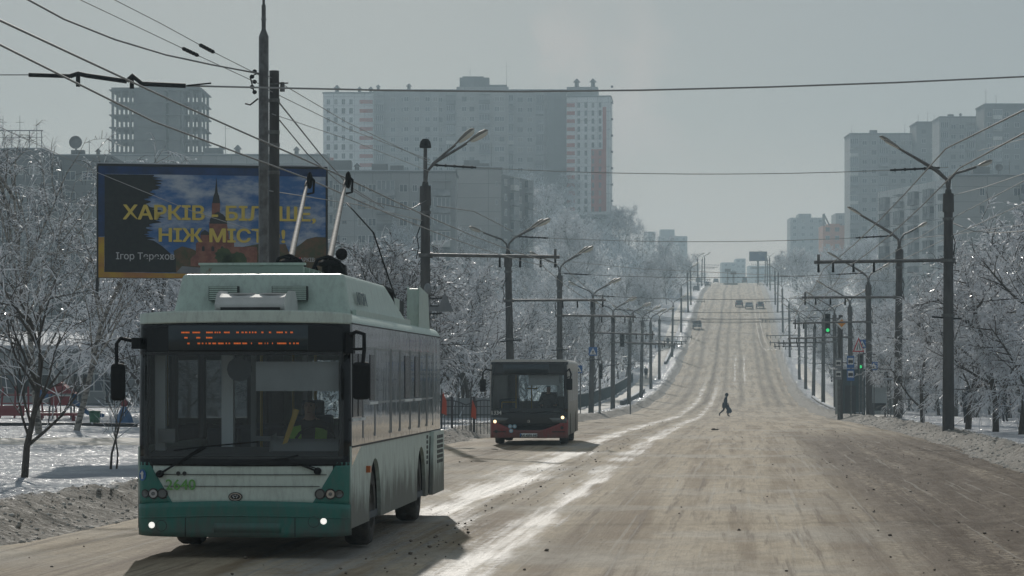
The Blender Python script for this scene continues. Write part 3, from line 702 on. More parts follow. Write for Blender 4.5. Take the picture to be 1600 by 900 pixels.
def grow(rg, height, spread, trunk_r, levels, kids, droop, twig_r, ice, lean=0.0, bole=.25, gl=.12, gs=.03, up=.35, twlen=.55, ntw=5):
    """a bare tree: returns (wood MB, twig MB)"""
    wood, tw = MB(), MB()
    def twig(p, d, L, r):
        a = rg.random(); mi = 1 if a < ice else (2 if a < ice + .28 else 0)
        x = d.cross(Vector((rg.uniform(-1, 1), rg.uniform(-1, 1), rg.uniform(-1, 1)))).normalized() * r
        y = d.cross(x).normalized() * r
        mid = p + d * L * .55; d2 = (d + Vector((0, 0, -droop * .9))).normalized(); end = mid + d2 * L * .45
        k = len(tw.v)
        for q, s in ((p, 1.0), (mid, .85), (end, .35)):
            tw.v += [tuple(q + x * s), tuple(q - x * .5 * s + y * .87 * s), tuple(q - x * .5 * s - y * .87 * s)]
        for j in (0, 3):
            for i in range(3): tw.f.append([k + j + i, k + j + (i + 1) % 3, k + j + 3 + (i + 1) % 3, k + j + 3 + i]); tw.m.append(mi); tw.sm.append(False)
        if rg.random() < gl:
            c = p + d * L * rg.uniform(.2, .95); s = gs * rg.uniform(.5, 1.4); k = len(tw.v); u = Vector((rg.uniform(-1, 1), rg.uniform(-1, 1), rg.uniform(-1, 1))).normalized(); w = d.cross(u).normalized()
            tw.v += [tuple(c - d * s * 1.6), tuple(c + w * s), tuple(c + d * s * 1.6), tuple(c - w * s)]; tw.f.append([k, k + 1, k + 2, k + 3]); tw.m.append(3); tw.sm.append(False)
    def branch(p, d, L, r, lev):
        n = 4 if lev < 2 else 3; pts = [p]; rad = [r]; q = Vector(p); dd = Vector(d)
        for i in range(n):
            dd = (dd + Vector((rg.gauss(0, .13), rg.gauss(0, .13), rg.gauss(0, .10) + (up * .12 if lev < levels - 1 else -droop * .25)))).normalized()
            q = q + dd * L / n; pts.append(Vector(q)); rad.append(r * (1 - .72 * (i + 1) / n))
        if lev < levels - 1: wood.tube(pts, r, 6 if lev == 0 else 4, 0, False, True, rad)
        else: tw.tube(pts, r, 3, 2 if rg.random() < .5 else 0, False, False, rad)
        if lev >= levels - 1:
            for i in range(ntw):
                s = rg.uniform(.15, 1.0); j = min(int(s * n), n - 1); pp = pts[j].lerp(pts[j + 1], s * n - j)
                td = (dd + Vector((rg.gauss(0, .75), rg.gauss(0, .75), rg.gauss(0, .55)))).normalized()
                twig(pp, td, L * twlen * rg.uniform(.5, 1.2), twig_r * rg.uniform(.7, 1.3))
            return
        nk = kids[min(lev, len(kids) - 1)]
        for i in range(nk):
            lo = bole if lev == 0 else .2
            s = lo + (1 - lo) * (i + rg.random()) / nk; s = min(s, .99); j = min(int(s * n), n - 1); pp = pts[j].lerp(pts[j + 1], s * n - j)
            loc = (pts[j + 1] - pts[j]).normalized()
            a = rg.uniform(0, 2 * PI); side = loc.cross(Vector((math.cos(a), math.sin(a), .3))).normalized()
            ang = rg.uniform(.55, 1.05) * spread
            cd = (loc * math.cos(ang) + side * math.sin(ang) + Vector((0, 0, up * .5 if lev == 0 else .08))).normalized()
            branch(pp, cd, L * rg.uniform(.42, .66) * (1.15 - .5 * s if lev == 0 else .95), max(r * .42, twig_r * 1.1), lev + 1)
    branch(Vector((0, 0, -.15)), Vector((lean, 0, 1)).normalized(), height * .80, trunk_r, 0)
    return wood, tw
def tree_proto(name, seed, bark, *a, **k):
    rg = random.Random(seed); wood, tw = grow(rg, *a, **k)
    return (wood.mesh('trunk', bark), tw.mesh('crown', [m_twig, m_ice, m_ice2, m_glint]))
def put_tree(proto, name, label, x, y, s=1.0, rz=0.0, group=None, cat='tree', sz=None):
    r = empty(name, (x, y, gz(x, y) - .05), rz); r.scale = (s, s, sz or s); tag(r, label, cat, group)
    link(bpy.data.objects.new('trunk', proto[0]), r); link(bpy.data.objects.new('crown', proto[1]), r)
    return r
wood_a = [tree_proto('t', 100 + k, m_bark, 9.5, 1.0, .16, 4, (13, 7, 5), .3, .020, .62, bole=.10, ntw=9, gl=.55, gs=.042) for k in range(4)]
wood_b = [tree_proto('t', 200 + k, m_bark, 9.0, .95, .13, 4, (13, 7, 5), .2, .019, .42, bole=.12, gl=.30, gs=.04, ntw=8) for k in range(2)]
birch = [tree_proto('t', 300 + k, m_birch, 11.5, .8, .14, 4, (13, 5, 3), .95, .0095, .42, bole=.22, ntw=9, gl=.5, gs=.03, up=.5, twlen=.6) for k in range(2)]
orchard = [tree_proto('t', 400 + k, m_bark, 6.2, 1.15, .13, 4, (10, 7, 5), .55, .0095, .58, bole=.16, gl=.35, gs=.024, up=.25, twlen=.75, ntw=12) for k in range(3)]
bush = [tree_proto('t', 500 + k, m_bark, 3.4, .8, .06, 3, (11, 9), .3, .014, .45, bole=.02, gl=.2, up=.6, ntw=14) for k in range(2)]
young = tree_proto('t', 617, m_bark, 4.3, .95, .085, 3, (13, 6), .05, .010, .35, bole=.20, gl=.12, gs=.014, up=.7, twlen=.6, ntw=5)
whip = tree_proto('t', 702, m_bark, 2.7, .8, .03, 2, (7,), .05, .008, .3, bole=.3, gl=.1, up=.5, ntw=5)

rnd = random.Random(11)
# single trees one can point to
o = put_tree(young, 'young_tree', 'small dark bare tree forking low, alone in the snow left of the trolleybus', (37 - CX) * 51 / FPX, 51, .98, 1.1)
o = put_tree(whip, 'sapling', 'thin pair of sapling stems in the snow just left of the trolleybus mirror', (172 - CX) * 57 / FPX, 57, 1.0, .4)
for nm_, me_ in zip(('trunk', 'crown'), whip): q_ = link(bpy.data.objects.new(nm_, me_), o); q_.location = (.13, .02, 0); q_.rotation_euler = (0, 0, 2.2); q_.scale = (.8, .8, .9)
for (px, Y, s, l) in ((62, 92, .92, 'tall birch with icy hanging twigs, its pale trunk rising behind the young tree'), (118, 96, .86, 'leaning birch with glittering twigs between the left edge and the billboard'), (-4, 88, .7, 'slim birch cut by the left edge of the picture')):
    put_tree(birch[0 if px != 118 else 1], 'birch_tree', l, (px - CX) * Y / FPX, Y, s, px * .3)
for (px, Y, s, l) in ((225, 140, .92, 'rounded frosted tree under the left half of the billboard'), (585, 118, .72, 'bare bushy tree rising behind the trolleybus roof'), (548, 125, .80, 'thin bare tree beside the right edge of the billboard'), (640, 122, .62, 'low frosted tree left of the first lamp pole')):
    put_tree(wood_b[px % 2] if px > 300 else wood_a[1], 'frosted_tree', l, (px - CX) * Y / FPX, Y, s, px * .7)
for (px, Y, s, l) in ((1512, 103, 1.02, 'dark icy tree standing right behind the first right lamp pole'), (1556, 98, 1.0, 'many stemmed icy tree second from the right edge'), (1596, 92, 1.12, 'drooping ice laden tree cut by the right edge'), (1442, 118, .85, 'small icy tree between the first two right lamp poles'), (1400, 205, 1.1, 'icy tree behind the bus stop shelter')):
    put_tree(orchard[px % 3], 'icy_tree', l, (px - CX) * Y / FPX, Y, s, px * .9)
# the thickets: every tree its own object
def scatter(n, side, y0, y1, tmin, tmax, protos, label, group, smin, smax, power=1.0, name='frosted_tree'):
    done, tries = [], 0
    while len(done) < n and tries < 20000:
        tries += 1
        Y = y0 * (y1 / y0) ** (rnd.random() ** power); t = side * (tmin + (tmax - tmin) * rnd.random() ** 1.3); x = xof(t, Y)
        px = CX + x * FPX / Y
        if px < 230 and side < 0 or px > 1660: continue
        if any((x - a) ** 2 + ((Y - b) * .6) ** 2 < 3.2 ** 2 for a, b in done): continue
        done.append((x, Y)); s = rnd.uniform(smin, smax)
        put_tree(rnd.choice(protos), name, label, x, Y, s, rnd.uniform(0, 6.28), group, sz=s * rnd.uniform(.9, 1.1))
scatter(52, -1, 112, 240, 14.5, 44, wood_a + wood_b[:1], 'frost covered bare tree in the near thicket behind the left railing and fence', 'near left thicket', .62, .95)
scatter(62, -1, 240, 480, 14.5, 60, wood_a + wood_b, 'frosted bare tree on the middle slope left of the road', 'middle left slope wood', .75, 1.1)
scatter(46, -1, 480, 860, 15, 75, wood_a + wood_b, 'hazy frosted tree high on the far left slope', 'far left slope wood', .85, 1.25)
scatter(34, 1, 125, 250, 15.5, 40, orchard + wood_a, 'icy bare tree in the near thicket right of the road', 'near right thicket', .72, 1.05)
scatter(40, 1, 250, 500, 13.5, 50, wood_a + wood_b, 'frosted bare tree in the middle wood right of the road', 'middle right wood', .75, 1.05)
scatter(30, 1, 500, 900, 13, 60, wood_a + wood_b, 'hazy frosted tree in the far wood right of the road', 'far right wood', .85, 1.2)
scatter(14, 1, 96, 125, 16, 30, orchard + bush, 'dark icy bush under the trees at the right edge', 'icy bushes at the right edge', .6, .9, name='icy_bush')
scatter(12, 1, 190, 330, 13.0, 15.5, bush, 'leaning bare shrub pressing against the right railing', 'shrubs along the right railing', .9, 1.4, name='bare_shrub')
# beyond 860 m: woods that read as one mass
def mass(name, label, n, side, y0, y1, tmin, tmax, seed):
    rg = random.Random(seed); mb = MB()
    for _ in range(n):
        Y = rg.uniform(y0, y1); t = side * rg.uniform(tmin, tmax); x = xof(t, Y); z = gz(x, Y); h = rg.uniform(7, 12)
        mb.tube([(x, Y, z - .2), (x, Y, z + h * .6)], .16, 4, 0, False, False, [.18, .07])
        for _ in range(190):
            a, b2 = rg.gauss(0, h * .20), rg.gauss(0, h * .20); c = z + h * (.25 + .75 * rg.random() ** .8)
            w = max(.15, 1 - abs(c - z - h * .6) / (h * .45)); p = Vector((x + a * w, Y + b2 * w, c)); d = Vector((rg.gauss(0, .6), rg.gauss(0, .6), rg.gauss(.5, .5))).normalized()
            s = d.cross(Vector((rg.gauss(0, 1), rg.gauss(0, 1), 1))).normalized() * .09; L = rg.uniform(.7, 1.7); e = p + d * L
            mb.add([p - s, p + s, e + s * .3, e - s * .3], [(0, 1, 2, 3)], 1 if rg.random() < .6 else 0)
    return tag(mb.build(name, [m_twig, m_ice2]), label, 'woods', kind='stuff')
mass('distant_woods', 'far hazy woods on the hilltop left of the crest', 70, -1, 860, 1250, 13, 95, 71)
mass('distant_woods', 'far hazy woods right of the crest', 60, 1, 900, 1300, 12, 80, 72)

def brush(name, label, n, side, y0, y1, tmin, tmax, hmin, hmax, per, seed, w=.03):
    rg = random.Random(seed); mb = MB()
    for _ in range(n):
        Y = y0 * (y1 / y0) ** rg.random(); t = side * (tmin + (tmax - tmin) * rg.random()); x = xof(t, Y)
        if not 230 < CX + x * FPX / Y < 1660: continue
        z = gz(x, Y); h = rg.uniform(hmin, hmax); ww = w * (1 + Y / 350)
        for _ in range(per):
            a = rg.uniform(0, 6.28); r = h * .55 * rg.random() ** .6; c = z + h * rg.random() ** 1.2
            p = Vector((x + r * math.cos(a), Y + r * math.sin(a), c)); d = Vector((rg.gauss(0, .5) + .5 * math.cos(a), rg.gauss(0, .5) + .5 * math.sin(a), rg.gauss(.7, .4))).normalized()
            s = d.cross(Vector((rg.gauss(0, 1), rg.gauss(0, 1), 1))).normalized() * ww * rg.uniform(.6, 1.3); e = p + d * rg.uniform(.35, 1.0)
            mb.add([p - s, p + s, e + s * .3, e - s * .3], [(0, 1, 2, 3)], rg.choice((0, 0, 1, 1, 2, 2)))
    return tag(mb.build(name, [m_twig, m_ice2, m_ice]), label, 'undergrowth', kind='stuff')
brush('undergrowth', 'frosted brush filling the slope between the trees left of the road', 1100, -1, 125, 860, 15, 80, 2.5, 6.5, 90, 81)
brush('undergrowth', 'frosted brush filling the wood right of the road', 700, 1, 190, 880, 15, 65, 2.5, 6.0, 80, 82)
brush('undergrowth', 'dark brush at the foot of the trees at the right edge', 60, 1, 118, 160, 20, 40, 1.5, 2.6, 90, 83)
# ---------------------------------------------------------------- lamp poles, wires
m_conc = mat('weathered_concrete', (.10, .094, .088), .9, c2=(.055, .052, .05), ns=2.2, bump=.35, bs=18, squash=(1, 1, .25))
m_steel = mat('dull_steel', (.17, .17, .165), .5, .35, c2=(.10, .095, .09), ns=6)
m_galv = mat('galvanised_pipe', (.15, .145, .14), .55, .2, c2=(.09, .085, .08), ns=5)
m_black = mat('black_rubber', (.012, .012, .013), .7, spec=.2)
m_lens = mat('lamp_glass', (.72, .70, .62), .15)
m_lamp = mat('lamp_housing', (.20, .18, .15), .5, .2)
m_wire = mat('iced_wire', (.10, .10, .10), .35, .2)
m_wire_pale = mat('frosted_wire', (.34, .34, .335), .75, spec=.25)
m_porc = mat('porcelain', (.30, .28, .25), .25)

def lamp_arm(root, tip, y, big=1.0, old=False):
    mb = MB(); dx, dz = tip
    mb.tube([(0, y * .2, 8.35), (.06 * np.sign(dx), y * .4, 8.9), (dx * .25, y, 9.05 + dz * .18), (dx * .62, y, 9.0 + dz * .62), (dx, y, 9.0 + dz)], .045, 7)
    arm = mb.build('lamp_arm', m_galv, root)
    d = Vector((dx * .38, 0, dz * .38)).normalized(); b = Vector((dx, y, 9.0 + dz)); n = Vector((-d.z, 0, d.x)) * (1 if dx > 0 else -1)
    hd = MB(); q = d.to_track_quat('X', 'Z').to_matrix().to_4x4(); q.translation = b
    prof = [(-.12, .06), (.10, .07), (.28, .13), (.55, .17), (.78, .14), (.86, .05)]
    for i in range(len(prof) - 1):
        (a, r0), (c, r1) = prof[i], prof[i + 1]
        vs = [];
        for x, r in ((a, r0), (c, r1)):
            for k in range(9): t = PI * k / 8; vs.append(q @ Vector((x * big, math.cos(t) * r * big, math.sin(t) * r * .75 * big)))
        hd.add(vs, [(k, k + 1, k + 10, k + 9) for k in range(8)], 0, True)
    head = hd.build('lamp_head', m_lamp, arm)
    ln = MB(); vs = []
    prof = [(.16, .07), (.30, .125), (.55, .165), (.76, .13), (.84, .04)]
    for x, r in prof:
        for k in range(9): t = PI + PI * k / 8; vs.append(q @ Vector((x * big, math.cos(t) * r * big, math.sin(t) * r * (.25 if old else .8) * big)))
    ln.add(vs, [(i * 9 + k, i * 9 + k + 1, i * 9 + 10 + k, i * 9 + 9 + k) for i in range(4) for k in range(8)], 0, True)
    ln.build('lamp_glass', m_lens, head)
def lamp_pole(kind):
    """built at the origin, arms towards +X (the road)"""
    r = empty('lamp_pole')
    MB().cyl((0, 0, -1.0), (0, 0, 8.35), .215, .15, 12).build('shaft', m_conc, r)
    mb = MB(); mb.cyl((0, 0, 7.75), (0, 0, 8.4), .20, .185, 12); mb.cyl((0, 0, 8.4), (0, 0, 8.55), .12, .10, 10); mb.build('collar', m_conc, r)
    if kind == 'first_left':
        MB().cyl((0, 0, 8.4), (0, 0, 9.75), .075, .065, 10).build('mast_pipe', m_steel, r)
        MB().lathe([(0.02, 10.03), (.10, 10.02), (.17, 9.93), (.20, 9.8), (.20, 9.72), (.0, 9.70)], n=16).build('dome', m_black, r)
        lamp_arm(r, (1.42, .85), -.22); lamp_arm(r, (1.02, .85), .35)
    elif kind == 'first_right':
        lamp_arm(r, (1.72, 1.05), -.18, .85, True); lamp_arm(r, (1.6, .9), .22, .85, True)
        lamp_arm(r, (-.95, .35), 0, .7)
    elif kind == 'left':
        lamp_arm(r, (1.3, .7), -.18); lamp_arm(r, (1.05, .65), .25); lamp_arm(r, (-1.15, .5), 0, .85)
    else:
        lamp_arm(r, (1.85, 1.1), -.18, .85, True); lamp_arm(r, (1.75, 1.0), .2, .85, True); lamp_arm(r, (-.8, .45), 0, .7)
    mb = MB(); L = 4.6
    mb.tube([(.12, 0, 6.05), (L, 0, 5.98)], .06, 8); mb.cyl((-.24, 0, 6.04), (.26, 0, 6.04), .09, .09, 8)
    mb.beam((L - .15, 0, 5.9), (L - .15, 0, 6.25), .09)
    ca = mb.build('cross_arm', m_steel, r)
    for x in (2.55, 3.25, 3.95, 4.45): MB().cyl((x, 0, 5.98), (x, 0, 5.62), .035, .05, 6).build('hanger', m_black, ca)
    for z in (6.04, 7.5, 4.1): MB().cyl((0, 0, z - .05), (0, 0, z + .05), .235 - .0075 * z + .018, None, 12).build('clamp_band', m_steel, r)
    mb = MB(); mb.tube([(-.45, 0, 3.98), (.1, -.24, 4.02), (.55, 0, 4.05)], .035, 6); mb.tube([(-.1, -.22, 7.2), (-.28, -.25, 6.7), (-.22, -.25, 6.3), (-.3, -.22, 5.9)], .02, 5); mb.build('cable_bracket', m_black, r)
    return r
protoL1, protoR1, protoL, protoR = lamp_pole('first_left'), lamp_pole('first_right'), lamp_pole('left'), lamp_pole('right')
ordn = ['first', 'second', 'third', 'fourth', 'fifth', 'sixth', 'seventh', 'eighth', 'ninth', 'tenth', 'eleventh', 'twelfth', 'thirteenth', 'fourteenth', 'fifteenth', 'sixteenth', 'seventeenth', 'eighteenth', 'nineteenth', 'twentieth', 'twenty first', 'twenty second']
TL, TR = -9.35, 8.85
poleL, poleR = [], []
prn = random.Random(3)
for n_, k in enumerate([0, 1, 2, 3, 4, 5, 6, 7, 8, 10, 12, 14, 15, 18, 20, 22]):
    Y = 91 + 35 * k
    for side in (-1, 1):
        t = (TL - (.06 * k if k < 8 else .4)) if side < 0 else (8.57 + min(1.25, .36 * k)); x = xof(t, Y); z = min(gz(x, Y), float(zroad(Y)) + .3)
        first = protoL1 if side < 0 else protoR1; rest = protoL if side < 0 else protoR
        o = first if k == 0 else (rest if k == 1 else copy_tree(rest))
        o.location = (x, Y, z); o.rotation_euler = (R(prn.uniform(-1.0, 1.0)) * min(k, 1), R(prn.uniform(-1.3, 1.3)) * min(k, 1), 0 if side < 0 else PI)
        (poleL if side < 0 else poleR).append((x, Y, z))
        o.scale = (1, 1, (.97 if side > 0 else 1) if k == 0 else prn.uniform(.94, 1.04))
        if k == 0:
            lab = 'near concrete lamp pole with a black dome on top, rising behind the trolleybus rear' if side < 0 else 'near concrete lamp pole right of the road, the biggest on that side'
        else: lab = '%s concrete lamp pole from the near end along the %s side of the road' % (ordn[n_], 'left' if side < 0 else 'right')
        tag(o, lab, 'lamp post', 'concrete lamp poles along the left side' if side < 0 else 'concrete lamp poles along the right side')

# the pair of posts beside the billboard
YM = 62.
mx = (412 - CX) * YM / FPX; mzb = gz(mx, YM)
t = tag(empty('steel_mast', (mx, YM, mzb)), 'tall faceted steel mast with a thin top, in front of the billboard', 'mast'); zt = CZ + (HY - 58) * YM / FPX - mzb
MB().cyl((0, 0, -.3), (0, 0, zt), .13, .115, 8, 0, False).build('shaft', m_steel, t)
MB().cyl((0, 0, zt), (0, 0, zt + .18), .12, .05, 8).build('collar', m_steel, t)
mb = MB(); mb.cyl((0, 0, zt + .15), (0, 0, zt + .75), .05, .05, 8); mb.cyl((0, 0, zt + .4), (0, 0, zt + .43), .065, None, 8); mb.cyl((0, 0, zt + .7), (0, 0, zt + 2.4), .035, .02, 6); mb.build('top_tube', m_steel, t)
MB().lathe([(.13, 4.0), (.20, 4.1), (.20, 4.3), (.13, 4.42)], n=8).build('joint_flange', m_steel, t)
mb = MB()
zi = CZ + (HY - 128) * YM / FPX - mzb
for k in range(5): mb.ball((-.2 - .06 * (k % 2), -.12, zi + .12 * k - .25), .055, .055, .05, 8, 6)
mb.tube([(-.12, -.1, zi - .4), (-.3, -.14, zi - .55), (-.42, -.14, zi - .52)], .02, 5); mb.tube([(-.12, -.1, zi + .2), (-.3, -.14, zi + .1), (-.2, -.12, zi - .3)], .018, 5); mb.build('insulator_cluster', m_black, t)
px = (428.5 - CX) * (YM + .6) / FPX; t = tag(empty('concrete_pole', (px, YM + .6, mzb)), 'rough dark concrete pole standing right beside the steel mast', 'pole'); zt2 = CZ + (HY - 106) * YM / FPX - mzb
MB().cyl((0, 0, -.3), (0, 0, zt2), .15, .118, 10).build('shaft', m_conc, t)
mb = MB(); mb.beam((-.1, -.1, zt2 - .32), (.34, -.1, zt2 - .30), .03); mb.cyl((.2, -.1, zt2 - .5), (.2, -.1, zt2 - .28), .06, .05, 8); mb.build('top_bracket', m_steel, t)
for z in (.7, 1.45, 1.75, 2.4): MB().cyl((0, 0, zt2 - z - .04), (0, 0, zt2 - z + .04), .135, None, 10).build('clamp_band', m_steel, t)

# wires
def sag(a, b, s, n=14):
    a, b = Vector(a), Vector(b)
    return [a.lerp(b, i / n) - Vector((0, 0, s * 4 * (i / n) * (1 - i / n))) for i in range(n + 1)]
def wire(name, label, pts, r=.012, m=None, cat='wire', group=None, bits=()):
    o = MB().tube(pts, r, 5, 0, False).build(name, m or m_wire)
    tag(o, label, cat, group)
    for (i, L, rr) in bits:            # black insulator rods strung in the wire
        pts2 = [Vector(p) for p in pts]; cum = [0]
        for j in range(len(pts2) - 1): cum.append(cum[-1] + (pts2[j + 1] - pts2[j]).length)
        s = i * cum[-1] if i <= 1 else i
        def at(s_):
            for j in range(len(cum) - 1):
                if s_ <= cum[j + 1]: return pts2[j].lerp(pts2[j + 1], max(0, (s_ - cum[j]) / (cum[j + 1] - cum[j])))
            return pts2[-1]
        c0, c1 = at(s), at(s + L); mb = MB(); mb.tube([c0, c1], rr, 8)
        for k in range(5): q = c0.lerp(c1, (k + .5) / 5); d = (c1 - c0).normalized() * .03; mb.cyl(q - d, q + d, rr * 1.5, None, 8)
        mb.build('insulator', m_black, o)
    return o
# crossing span wires between each pair of lamp poles, insulated near both poles
for k in range(9):
    (xa, Y, za), (xb, _, zb) = poleL[k], poleR[k]
    h = 8.75 if k else 8.75
    pts = sag((xa, Y, za + h + (.4 if k == 0 else 0)), (xb, Y, zb + h + (.3 if k == 0 else 0)), .28)
    L = (Vector(pts[-1]) - Vector(pts[0])).length
    wire('span_wire', '%s span wire across the road, strung between the %s pair of lamp poles' % (ordn[k], ordn[k]), pts, .014 + .004 * k / 3, m_wire_pale if k < 2 else m_wire, 'wire', 'span wires between the lamp poles', ((.25 / L, 1.5, .035), (1 - 2.0 / L, 1.7, .035)) if k < 8 else ())
# the near span with its thick insulators
ptsn = [P(x, y, 57.) for x, y in ((-60, 117), (0, 116), (45, 117), (110, 119), (122, 115), (135, 118), (198, 127), (206, 118), (222, 131), (290, 134))]
o = wire('span_wire', 'nearest span wire crossing the whole picture high over the trolleybus', [P(-60, 117, 57.), P(45, 117, 57.)], .012, m_wire_pale, 'wire', None)
MB().tube([P(290, 134, 57.), P(415, 137, 57.3), P(600, 141, 57.8), P(800, 143, 58.3), P(1000, 141, 58.9), P(1200, 136, 59.4), P(1400, 129, 60), P(1660, 117, 60.6)], .021, 6, 0, False).build('wire_run', m_wire_pale, o)
mb = MB(); mb.tube(ptsn[2:4], .045, 8); mb.tube(ptsn[3:7], .05, 8); mb.tube(ptsn[6:], .05, 8); mb.tube([P(280, 135, 57.), P(330, 130, 57.)], .018, 5)
for q in (ptsn[4], ptsn[7]): mb.tube([q, q + Vector((0, 0, -.28))], .05, 6)
mb.build('insulator', m_black, o)
# two pairs of trolley wires
def trolley(label, near, tpos, zoff, side):
    pts = [Vector(p) for p in near]
    poles = poleL if side < 0 else poleR
    for k in range(0, 20):
        Y = 91 + 35 * k; p = Vector((xof(tpos, Y), Y, float(zroad(Y)) + 5.72 + zoff + (.15 if k == 0 else 0)))
        a = pts[-1]
        for j in range(1, 6): q = a.lerp(p, j / 5); q.z -= .16 * 4 * (j / 5) * (1 - j / 5); pts.append(q)
    return wire('trolley_wire', label, pts, .013, m_wire, 'wire', 'overhead trolley wires')
def near_left(a, b): return [P(*a), P(*b)]
trolley('outer left trolley wire that the left trolley pole rides on', [P(-60, 42, 23.5), P(0, 70, 26.3), P(240, 190, 34.), P(480, 279, 43.)], -5.35, .12, -1)
trolley('inner left trolley wire that the right trolley pole rides on', [P(-60, 4, 22.), P(0, 32, 24.5), P(270, 158, 33.), P(540, 278, 43.)], -4.65, .12, -1)
trolley('left of the two trolley wires over the right lane', [P(1780, 88, 26.), P(1600, 172, 34.), P(1478, 232, 46.)], 4.3, 0, 1)
trolley('right of the two trolley wires over the right lane', [P(1800, 118, 27.), P(1600, 208, 36.), P(1500, 262, 47.)], 5.0, 0, 1)
# guy wires and cables at the mast
def W(label, pts, r=.012, m=None, s=0.0, name='overhead_cable', bits=()):
    q = [P(*p) for p in pts]
    if s and len(q) == 2: q = sag(q[0], q[1], s)
    return wire(name, label, q, r, m, 'cable', None, bits)
W('thick black cable sagging from the top left corner to the mast', [(30, -8, 45.), (100, 30, 48.), (180, 62, 52.), (260, 86, 56.), (330, 101, 59.), (405, 115, 62.)], .02)
W('lower of two thin guy wires with insulators reaching the mast from above', [(105, -10, 50.), (200, 35, 54.), (297, 81, 58.), (405, 131, 62.)], .009, None, 0, 'guy_wire', ((.62, .95, .03),))
W('upper of two thin guy wires with insulators reaching the mast from above', [(160, -10, 50.), (250, 36, 55.), (325, 77, 58.), (410, 120, 62.)], .009, None, 0, 'guy_wire', ((.62, .95, .03),))
W('twisted dark cable hanging from the concrete pole towards the road', [(436, 160, 62.), (460, 190, 66.), (500, 240, 74.), (545, 290, 82.), (600, 325, 90.)], .02)
W('second twisted cable hanging from the concrete pole behind the trolley poles', [(437, 188, 62.), (480, 240, 68.), (530, 285, 76.), (580, 315, 84.), (640, 328, 89.), (668, 312, 91.)], .016, m_wire)
W('pale wire falling from the mast across the big block to the first left lamp pole', [(418, 118, 62.), (540, 190, 74.), (672, 254, 91.)], .011, m_wire_pale)
W('lower pale wire from the mast across the big block to the first left lamp pole', [(420, 141, 62.), (540, 200, 74.), (672, 250, 91.)], .011, m_wire_pale)
W('grey wire from the concrete pole running to the first left lamp pole arm', [(425, 178, 62.), (550, 220, 74.), (672, 268, 91.)], .010, m_wire_pale)
W('frosted feeder wire from the mast flange sagging to the first left lamp pole', [(420, 298, 62.), (560, 320, 74.), (660, 345, 91.)], .013, m_wire_pale)
W('thin wire crossing the billboard from its upper left corner to the mast', [(-40, 180, 58.), (153, 270, 62.), (300, 330, 62.), (408, 364, 62.)], .008, m_wire_pale)
W('thin wire behind the billboard top running right to the first left lamp pole', [(-40, 388, 88.), (160, 398, 88.), (420, 405, 89.), (672, 424, 91.)], .012, m_wire_pale)
W('dark cable between the first and second left lamp poles', [(683, 322, 91.), (740, 330, 104.), (770, 345, 115.), (801, 362, 126.)], .022)
W('frosted cable swooping from the first right lamp pole out of the picture', [(1485, 347, 92.), (1520, 361, 88.), (1560, 364, 84.), (1640, 358, 76.)], .018, m_wire_pale)
W('upper frosted wire rising from the first right lamp pole to the right edge', [(1486, 306, 92.), (1540, 292, 80.), (1640, 258, 64.)], .013, m_wire_pale)
W('thin wire from the first right lamp pole arm up to the right edge', [(1528, 236, 92.), (1580, 222, 80.), (1640, 208, 70.)], .010, m_wire_pale)
W('long low wire from the second right lamp pole to the right edge', [(1404, 375, 127.), (1500, 365, 112.), (1640, 345, 95.)], .012, m_wire_pale)
W('wire crossing the road low between the first two right poles and the left edge lamps', [(1404, 440, 127.), (1250, 432, 126.), (1000, 420, 126.), (802, 400, 126.)], .012, m_wire_pale)
W('diagonal wire from the second right lamp pole towards the first', [(1220, 470, 175.), (1320, 440, 130.), (1480, 345, 92.), (1640, 262, 70.)], .012, m_wire_pale)
W('diagonal wire just under it along the right lane', [(1240, 478, 175.), (1340, 440, 130.), (1480, 372, 92.), (1640, 300, 70.)], .012, m_wire_pale)

# ---------------------------------------------------------------- signs, signals, railings, shelter
m_blue = mat('sign_blue', (.02, .12, .36), .45); m_white = mat('sign_white', (.72, .72, .70), .5); m_red = mat('sign_red', (.55, .03, .03), .45)
m_yel = mat('sign_yellow', (.75, .30, .03), .45); m_signback = mat('sign_back', (.24, .25, .26), .6, .2, c2=(.19, .20, .21), ns=3)
m_sblack = mat('signal_black', (.02, .022, .022), .5); m_grn = mat('green_signal', (.02, .6, .2), .3, emit=(.05, 1.0, .28), estr=1.3)
m_rail = mat('railing_green', (.035, .055, .06), .6); m_fence = mat('fence_iron', (.05, .05, .052), .6)
m_walk2 = mat('walker_black', (.02, .02, .025), .5)
def at_px(px, py, Y, root): q = P(px, py, Y) - root.location; return q
def flat(root, name, pts, m, Y0, off, th=.012):
    """a flat plate with the outline pts (photo pixels) facing the camera, on a thing standing at Y0"""
    q = [at_px(x, y, Y0, root) for x, y in pts]
    return MB().prism([(p.x, p.z) for p in q], off - th, off).build(name, m, root)
def walker(cx, cy, w):
    """the small walking figure of a crossing sign"""
    f = lambda x, y: (cx + x * w, cy + y * w)
    return [f(-.05, -.38), f(.07, -.38), f(.07, -.25), f(.12, -.2), f(.25, .0), f(.2, .05), f(.06, -.08), f(.08, .08), f(.3, .42), f(.2, .45), f(.0, .15), f(-.18, .42), f(-.28, .4), f(-.08, .05), f(-.08, -.08), f(-.2, .06), f(-.25, .0), f(-.08, -.22)]
